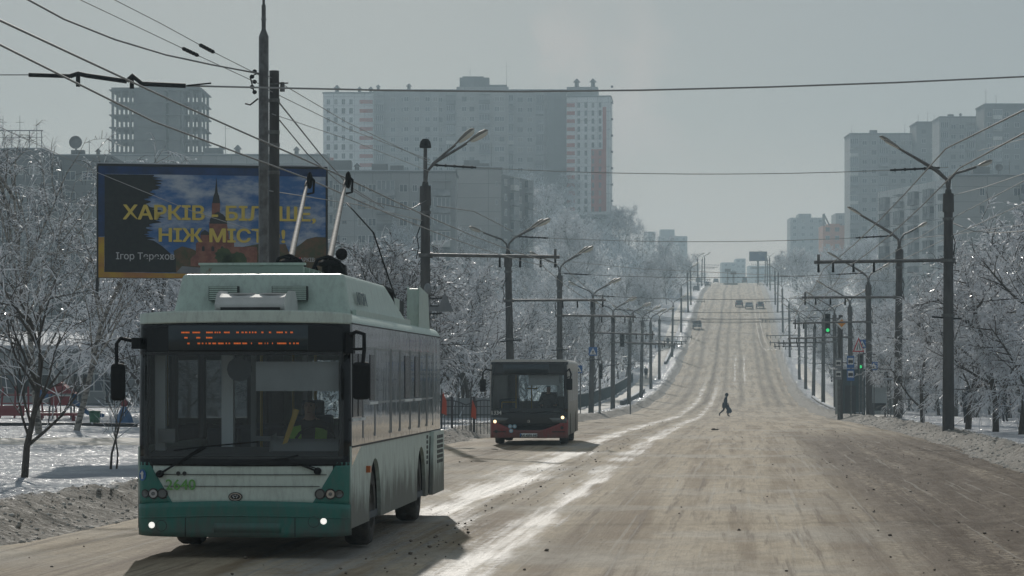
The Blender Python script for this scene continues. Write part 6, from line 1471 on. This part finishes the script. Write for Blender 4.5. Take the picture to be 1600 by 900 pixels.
r = tag(empty('rocking_bench', spot(110, 122)), 'low red bench like play piece at the foot of the playground tower', 'playground'); MB().box(-1.6, .3, 0, .5, .25, .38).build('seat', m_ply, r)
for x in (-1.4, .1): MB().box(x - .06, x + .06, .1, .4, -.2, .25).build('leg', m_ply, r)
r = tag(empty('litter_bin', spot(148, 108)), 'small dark green litter bin by the park path', 'litter bin'); MB().lathe([(.0, 0), (.20, 0), (.23, .55), (.21, .55), (.19, .05)], n=16).build('bin_body', m_bin, r); MB().lathe([(.225, .50), (.25, .52), (.25, .57), (.20, .57)], n=16).build('rim', m_bin, r)
r = tag(empty('play_rocket', spot(194, 116)), 'small blue play cone with a red ball on top by the bus mirror', 'playground'); MB().lathe([(.42, 0), (.30, .35), (.08, .72), (.0, .74)], n=6, smooth=False).build('cone', m_plb, r); MB().ball((0, 0, .86), .17).build('ball', m_ply, r)
r = tag(empty('park_bench', spot(160, 138)), 'pale bench in front of the low building behind the slide', 'bench'); MB().box(-1.3, 1.3, 0, .4, .42, .48).build('seat', m_signback, r)
for x in (-1.1, 1.1): MB().box(x - .05, x + .05, .05, .35, -.2, .42).build('leg', m_signback, r)
YR = 106.; a, b_ = spot(-30, YR), spot(215, YR); mb = MB(); mb.beam(a + Vector((0, 0, .08)), b_ + Vector((0, 0, .08)), .12, .16)
tag(mb.build('kerb_rail', m_walk2), 'low dark kerb edging along the playground snow', 'kerb')

# ---------------------------------------------------------------- cars on the hill
def car(label, px, py, Y, colr, width_px, facing=True, tall=1.48):
    x = (px - CX) * Y / FPX; z = float(zroad(Y)) + .03
    r = tag(empty('car', (x, Y, z), ROAD_ANG + (0 if facing else PI)), label, 'car', 'cars on the far hill'); m = mat('car_paint', colr, .3, coat=.5); w = .9
    pf = [(-2.1, .30), (-2.15, .62), (-2.0, .80), (-1.05, .93), (-.35, tall - .03), (1.0, tall), (1.75, .98), (2.1, .92), (2.15, .35)]
    mb = MB(); n = len(pf)
    def ring(s, inset): return [(s * (w - (inset if zz > .95 else 0)), yy, zz) for yy, zz in pf]
    L, Rr = ring(-1, .17), ring(1, .17); mb.add(L + Rr, [list(range(n)), list(range(2 * n - 1, n - 1, -1))] + [(i, (i + 1) % n, n + (i + 1) % n, n + i) for i in range(n)]); mb.build('body', m, r, .05)
    d = Vector((0, -1.0 + .35, 0))
    MB().add([(-.68, -1.06, .97), (.68, -1.06, .97), (.62, -.42, tall - .09), (-.62, -.42, tall - .09)], [(0, 1, 2, 3)]).build('windscreen', m_winglass, r).location = (0, -.035, .02)
    MB().add([(-.68, 1.74, 1.02), (.68, 1.74, 1.02), (.62, 1.08, tall - .07), (-.62, 1.08, tall - .07)], [(3, 2, 1, 0)]).build('rear_window', m_winglass, r).location = (0, .03, .02)
    for s in (-1, 1):
        MB().ball((s * .62, -2.10, .66), .16, .06, .09, 8, 6).build('headlight', m_hloff, r); MB().box(s * .62 - .13, s * .62 + .13, 2.12, 2.16, .70, .84).build('tail_light', m_red, r)
        for y in (-1.3, 1.35): MB().lathe([(.0, -.1), (.30, -.1), (.32, -.06), (.32, .06), (.30, .1), (.0, .1)], (s * .82, y, .32), 16, 0, 'X').build('wheel', m_rubber, r)
    MB().box(-.6, .6, -2.17, -2.14, .36, .5).build('grille', m_grille, r)
    return r
car('dark estate car climbing down nearest on the left side of the hill', 1089.5, 514, 525., (.03, .035, .04), 14, True, 1.7)
car('dark car leftmost of the three abreast on the upper hill', 1155, 477, 610., (.04, .045, .05), 12, False)
car('silver car in the middle of the three abreast on the upper hill', 1170.5, 481, 600., (.30, .31, .32), 13, True)
car('dark car rightmost of the three abreast on the upper hill', 1187.5, 480, 603., (.05, .05, .055), 12, False)
car('parked grey car by the left poles below the crest', 1088, 457, 720., (.10, .10, .11), 9, True)
car('car with pale bonnet just below the crest on the left', 1105.5, 447, 800., (.28, .28, .28), 9, True)
car('tiny dark van on the crest left of centre', 1091, 439, 920., (.04, .04, .045), 7, True, 1.9)
car('tiny dark car on the crest beside the island signs', 1118.5, 440, 930., (.05, .05, .06), 7, True, 1.6)
car('tiny dark van on the crest right of the island signs', 1163.5, 442, 900., (.05, .05, .05), 7, False, 1.9)
# island with two box signs, the far billboard
for px_, yt, lab in ((1137, 420, 'left of two dark box signs on posts on the island at the crest'), (1146, 424, 'right of two dark box signs on posts on the island at the crest')):
    Y = 840.; x = (px_ - CX) * Y / FPX; z = float(zroad(Y)); r = tag(empty('island_sign', (x, Y, z)), lab, 'road sign'); zt_ = CZ + (HY - yt) * Y / FPX - z
    MB().box(-.9, .9, -.15, .15, zt_ - 1.0, zt_).build('board', m_steel, r); MB().cyl((0, 0, -.2), (0, 0, zt_ - 1), .16, None, 8).build('post', m_steel, r); MB().box(-.35, .35, -.35, .35, zt_ * .30, zt_ * .30 + .9).build('round_sign', m_signback, r); MB().box(-1.3, 1.3, -.6, .6, -.2, .45).build('base', m_conc, r)
Y = 880.; x = (1184.5 - CX) * Y / FPX; z = gz(x, Y); r = tag(empty('billboard', (x, Y, z)), 'small dark far billboard on a single leg right of the crest', 'billboard'); s_ = Y / FPX; zz = lambda py: CZ + (HY - py) * s_ - z
MB().box(-14 * s_, 14 * s_, -.2, .2, zz(408), zz(393)).build('panel', m_steel, r); MB().box(-13 * s_, 13 * s_, -.24, -.205, zz(407), zz(394)).build('poster', m_pblue, r); MB().cyl((0, .3, -.5), (0, .3, zz(408)), .35, None, 8).build('leg', m_steel, r)

# ---------------------------------------------------------------- people
def skin_body(joints, bones, mats, colour, root_joint, sub=2):
    names = list(joints); idx = {n: i for i, n in enumerate(names)}
    me = bpy.data.meshes.new('person'); me.from_pydata([joints[n][0] for n in names], [(idx[a], idx[b_]) for a, b_ in bones], [])
    o = bpy.data.objects.new('person', me); COL.objects.link(o)
    o.modifiers.new('skin', 'SKIN')
    for i, n in enumerate(names):
        rr = joints[n][1]; me.skin_vertices[0].data[i].radius = rr if isinstance(rr, tuple) else (rr, rr); me.skin_vertices[0].data[i].use_root = (n == root_joint)
    sd = o.modifiers.new('sub', 'SUBSURF'); sd.levels = sub; sd.render_levels = sub
    bpy.context.view_layer.update()
    nm = bpy.data.meshes.new_from_object(o.evaluated_get(bpy.context.evaluated_depsgraph_get())); bpy.data.objects.remove(o); bpy.data.meshes.remove(me)
    nm.materials.clear()
    for m in mats: nm.materials.append(m)
    for p in nm.polygons: p.material_index = colour(p.center); p.use_smooth = True
    return nm
def person(label, loc, rz, joints, bones, mats, colour, extra=(), scale=1.0):
    o = link(bpy.data.objects.new('person', skin_body(joints, bones, mats, colour, 'pelvis'))); o.location = loc; o.rotation_euler = (0, 0, rz); o.scale = (scale,) * 3
    tag(o, label, 'person')
    for nm, mb, m in extra: mb.build(nm, m, o)
    return o
SP = [('pelvis', 'waist'), ('waist', 'chest'), ('chest', 'neck'), ('neck', 'head'), ('head', 'crown')]
ARMS = [('chest', 'sl'), ('sl', 'el'), ('el', 'hl'), ('hl', 'fl'), ('chest', 'sr'), ('sr', 'er'), ('er', 'hr'), ('hr', 'fr')]
LEGS = [('pelvis', 'tl'), ('tl', 'kl'), ('kl', 'al'), ('al', 'ol'), ('pelvis', 'tr'), ('tr', 'kr'), ('kr', 'ar'), ('ar', 'or')]
def face(c, f=(0, -1), s=1.0):
    """nose and brow bumps for a face that looks along f"""
    mb = MB(); mb.ball((c[0] + f[0] * .105 * s, c[1] + f[1] * .105 * s, c[2] - .01), .016 * s, .022 * s, .03 * s, 8, 6); return mb
# pedestrian crossing the road, walking to the right (+X), stooped a little, hood up
J = {'pelvis': ((0, 0, .92), (.17, .16)), 'waist': ((.02, 0, 1.08), (.185, .17)), 'chest': ((.06, 0, 1.32), (.195, .18)), 'neck': ((.10, 0, 1.50), .075), 'head': ((.14, 0, 1.60), (.105, .09)), 'crown': ((.14, 0, 1.70), .07),
     'sl': ((.05, .20, 1.40), .075), 'el': ((.00, .24, 1.13), .06), 'hl': ((.14, .23, .92), .045), 'fl': ((.20, .23, .84), .03), 'sr': ((.05, -.20, 1.40), .075), 'er': ((.02, -.25, 1.13), .06), 'hr': ((.18, -.25, .93), .045), 'fr': ((.23, -.25, .86), .03),
     'tl': ((.04, .10, .86), .105), 'kl': ((.20, .10, .50), .075), 'al': ((.22, .10, .09), .055), 'ol': ((.36, .10, .045), .04), 'tr': ((-.04, -.10, .86), .105), 'kr': ((-.12, -.10, .50), .075), 'ar': ((-.44, -.10, .22), .055), 'or': ((-.40, -.10, .06), .04)}
Yp = 197.; pl = Vector(((1133 - CX) * Yp / FPX, Yp, float(zroad(Yp)) + .02))
mb = MB(); mb.lathe([(.23, .66), (.225, .85), (.19, 1.05)], (.0, 0, 0), 14)
hood = MB(); hood.ball((.12, 0, 1.63), .135, .125, .15, 12, 8)
person('person in a dark hooded navy coat walking across the road with a bag', pl, 0, J, SP + ARMS + LEGS, [m_skin, m_navy, m_walk2], lambda c: 2 if c.z < .70 else (0 if (c.z > 1.5 and c.x > .2) or (c.z < .93 and abs(c.y) > .19 and c.z > .75) else 1), [('coat_skirt', mb, m_navy), ('hood', hood, m_navy)], 1.0)
mb = MB(); mb.prism([(.10, .33), (.34, .28), (.46, .38), (.40, .56), (.27, .72), (.23, .86), (.20, .72)], -.30, -.18); o = mb.build('carrier_bag', mat('bag_blue', (.03, .06, .10), .5), None, .04); o.location = pl; tag(o, 'blue carrier bag held by the person crossing the road', 'bag')
# standing walkers
def stand(label, x, y, h, m, rz=0.0, hat=None):
    J = {'pelvis': ((0, 0, .92), (.15, .12)), 'waist': ((0, 0, 1.08), (.155, .12)), 'chest': ((0, 0, 1.34), (.18, .13)), 'neck': ((0, -.01, 1.50), .065), 'head': ((0, -.02, 1.60), (.085, .095)), 'crown': ((0, -.02, 1.70), .065),
         'sl': ((-.20, 0, 1.41), .075), 'el': ((-.25, .02, 1.13), .06), 'hl': ((-.24, -.05, .90), .045), 'fl': ((-.24, -.07, .80), .03), 'sr': ((.20, 0, 1.41), .075), 'er': ((.25, .02, 1.13), .06), 'hr': ((.24, -.05, .90), .045), 'fr': ((.24, -.07, .80), .03),
         'tl': ((-.10, 0, .86), .11), 'kl': ((-.11, -.06, .50), .078), 'al': ((-.11, .0, .09), .055), 'ol': ((-.12, -.14, .045), .04), 'tr': ((.10, 0, .86), .11), 'kr': ((.11, .04, .50), .078), 'ar': ((.11, .10, .11), .055), 'or': ((.12, -.02, .045), .04)}
    mb = MB(); mb.lathe([(.24, .60), (.21, .80), (.18, 1.0)], (0, 0, 0), 14); ht = MB(); ht.ball((0, -.01, 1.69), .105, .115, .085, 12, 8)
    return person(label, (x, y, gz(x, y)), rz, J, SP + ARMS + LEGS, [m_skin, m, m_walk2], lambda c: 2 if c.z < .66 else (0 if (c.z > 1.53 and c.y < -.04 and c.z < 1.68) or (c.z < .88 and abs(c.x) > .2) else 1), [('coat_skirt', mb, m), ('hat', ht, m_walk2)], h / 1.74)
p_ = gp(-11.6, 372); stand('person in a dark coat walking on the left pavement by the railing end', (1009.5 - CX) * 372 / FPX, 372., 1.75, m_coatd, PI)
p_ = spot(1511, 122.); stand('dark coated person standing under the trees right of the first right lamp pole', p_.x, p_.y, 1.72, m_coatd, PI)
p_ = spot(1571, 128.); stand('dark figure half hidden by icy twigs near the right edge', p_.x, p_.y, 1.75, m_coatd, .3)
p_ = spot(1016, 470.); stand('far dark figure on the upper left pavement', xof(-11.2, 470), 470., 1.72, m_coatd, PI)
# the trolleybus driver, seated behind the wheel
J = {'pelvis': ((0, .10, 0), (.17, .13)), 'waist': ((0, .10, .16), (.16, .12)), 'chest': ((0, .06, .40), (.19, .13)), 'neck': ((0, .03, .57), .065), 'jaw': ((0, .0, .65), (.062, .07)), 'head': ((0, .01, .72), (.078, .098)), 'crown': ((0, .02, .81), (.062, .075)),
     'sl': ((-.21, .06, .47), .075), 'el': ((-.29, -.08, .22), .055), 'hl': ((-.20, -.34, .20), .042), 'fl': ((-.17, -.40, .21), .035), 'sr': ((.21, .06, .47), .075), 'er': ((.30, -.08, .22), .055), 'hr': ((.22, -.34, .20), .042), 'fr': ((.19, -.40, .21), .035),
     'tl': ((-.11, .0, -.02), .10), 'kl': ((-.14, -.40, .0), .075), 'al': ((-.13, -.48, -.42), .055), 'ol': ((-.13, -.60, -.46), .04), 'tr': ((.11, .0, -.02), .10), 'kr': ((.14, -.40, .0), .075), 'ar': ((.13, -.48, -.42), .055), 'or': ((.13, -.60, -.46), .04)}
SPd = [('pelvis', 'waist'), ('waist', 'chest'), ('chest', 'neck'), ('neck', 'jaw'), ('jaw', 'head'), ('head', 'crown')]
xd, zd = b1(484, 633, 1.3); Mb = Matrix.Translation(B1.location) @ Matrix.Rotation(B1.rotation_euler[2], 4, 'Z'); dl = Mb @ Vector((xd, 1.32, zd - .74))
def dcol(c):
    if c.z > .56: return 3 if (c.z > .765 or c.y > .05) else 0
    if c.y < -.30 and c.z > .1: return 0
    return 1 if c.z > .05 and abs(c.x) < .27 else 2
ex = []
v = MB()
for s in (-1, 1): v.prism([(s * .07, .08), (s * .20, .08), (s * .235, .47), (s * .09, .50)], -.125, -.100)
ex.append(('reflective_vest', v, m_hivis))
fm = MB()
for s in (-1, 1): fm.ball((s * .030, -.083, .735), .011, .008, .008, 8, 6); fm.beam((s * .015, -.088, .755), (s * .048, -.082, .757), .008, .006); fm.ball((s * .083, .015, .72), .012, .022, .03, 8, 6)
ex.append(('eyes_and_brows', fm, m_walk2)); nz = MB(); nz.ball((0, -.098, .705), .014, .020, .026, 10, 8); ex.append(('nose', nz, m_skin)); mo = MB(); mo.ball((0, -.075, .655), .024, .008, .006, 10, 6); ex.append(('mouth', mo, mat('lips', (.25, .10, .08), .6)))
for s in (-1, 1):
    hm = MB()
    for k in range(4): a = (k - 1.5) * .016; c = Vector((s * .18, -.40, .21 + a)); hm.tube([c, c + Vector((-s * .012, -.035, .005)), c + Vector((-s * .035, -.045, .0)), c + Vector((-s * .05, -.02, -.004))], .0085, 6)
    c = Vector((s * .19, -.385, .245)); hm.tube([c, c + Vector((-s * .02, -.01, .02)), c + Vector((-s * .045, -.015, .022))], .010, 6); ex.append(('fingers', hm, m_skin))
person('trolleybus driver in a dark jacket and yellow green vest behind the windscreen', dl, B1.rotation_euler[2], J, SPd + ARMS + LEGS, [m_skin, m_coatd, m_walk2, m_coatd], dcol, ex)
st_ = MB(); st_.box(-.25, .25, -.1, .38, -.22, -.10); st_.box(-.25, .25, .24, .34, -.10, .62); st_.box(-.14, .14, .24, .32, .62, .80); s_o = st_.build('driver_seat', m_seat, B1, .03); s_o.location = (xd, 1.32, zd - .74)
# a driver in the second bus
xd2, zd2 = b2(847, 606); M2 = Matrix.Translation(B2.location) @ Matrix.Rotation(B2.rotation_euler[2], 4, 'Z'); dl2 = M2 @ Vector((.55, 1.25, 1.02))
person('driver in dark clothes at the wheel of the red and black bus', dl2, B2.rotation_euler[2], J, SPd + ARMS + LEGS, [m_skin, m_coatd, m_walk2, m_coatd], dcol)
mb = MB(); c = Vector((.55, .85, 1.22)); mb.tube([c + Vector((.22 * math.cos(2 * PI * k / 16), .10 * math.sin(2 * PI * k / 16), .19 * math.sin(2 * PI * k / 16))) for k in range(17)], .016, 5); mb.tube([c, c + Vector((0, -.05, -.2))], .03, 5); mb.build('steering_wheel', m_black, B2)
st_ = MB(); st_.box(-.25, .25, -.1, .38, -.22, -.10); st_.box(-.25, .25, .24, .34, -.10, .62); s_o = st_.build('driver_seat', m_seat, B2, .03); s_o.location = (.55, 1.25, 1.02)
# dark lump of slush in the road
p_ = Vector(((1117.5 - CX) * 112 / FPX, 112., float(zroad(112)) + .02)); rg = random.Random(4); mb = MB()
for k in range(6): mb.ball((p_.x + rg.uniform(-.11, .13), p_.y + rg.uniform(-.1, .1), p_.z + .02), rg.uniform(.04, .08), None, rg.uniform(.03, .06), 8, 5)
tag(mb.build('slush_lump', m_earth), 'dark lump of frozen slush on the road in front of the crossing person', 'ice lump')
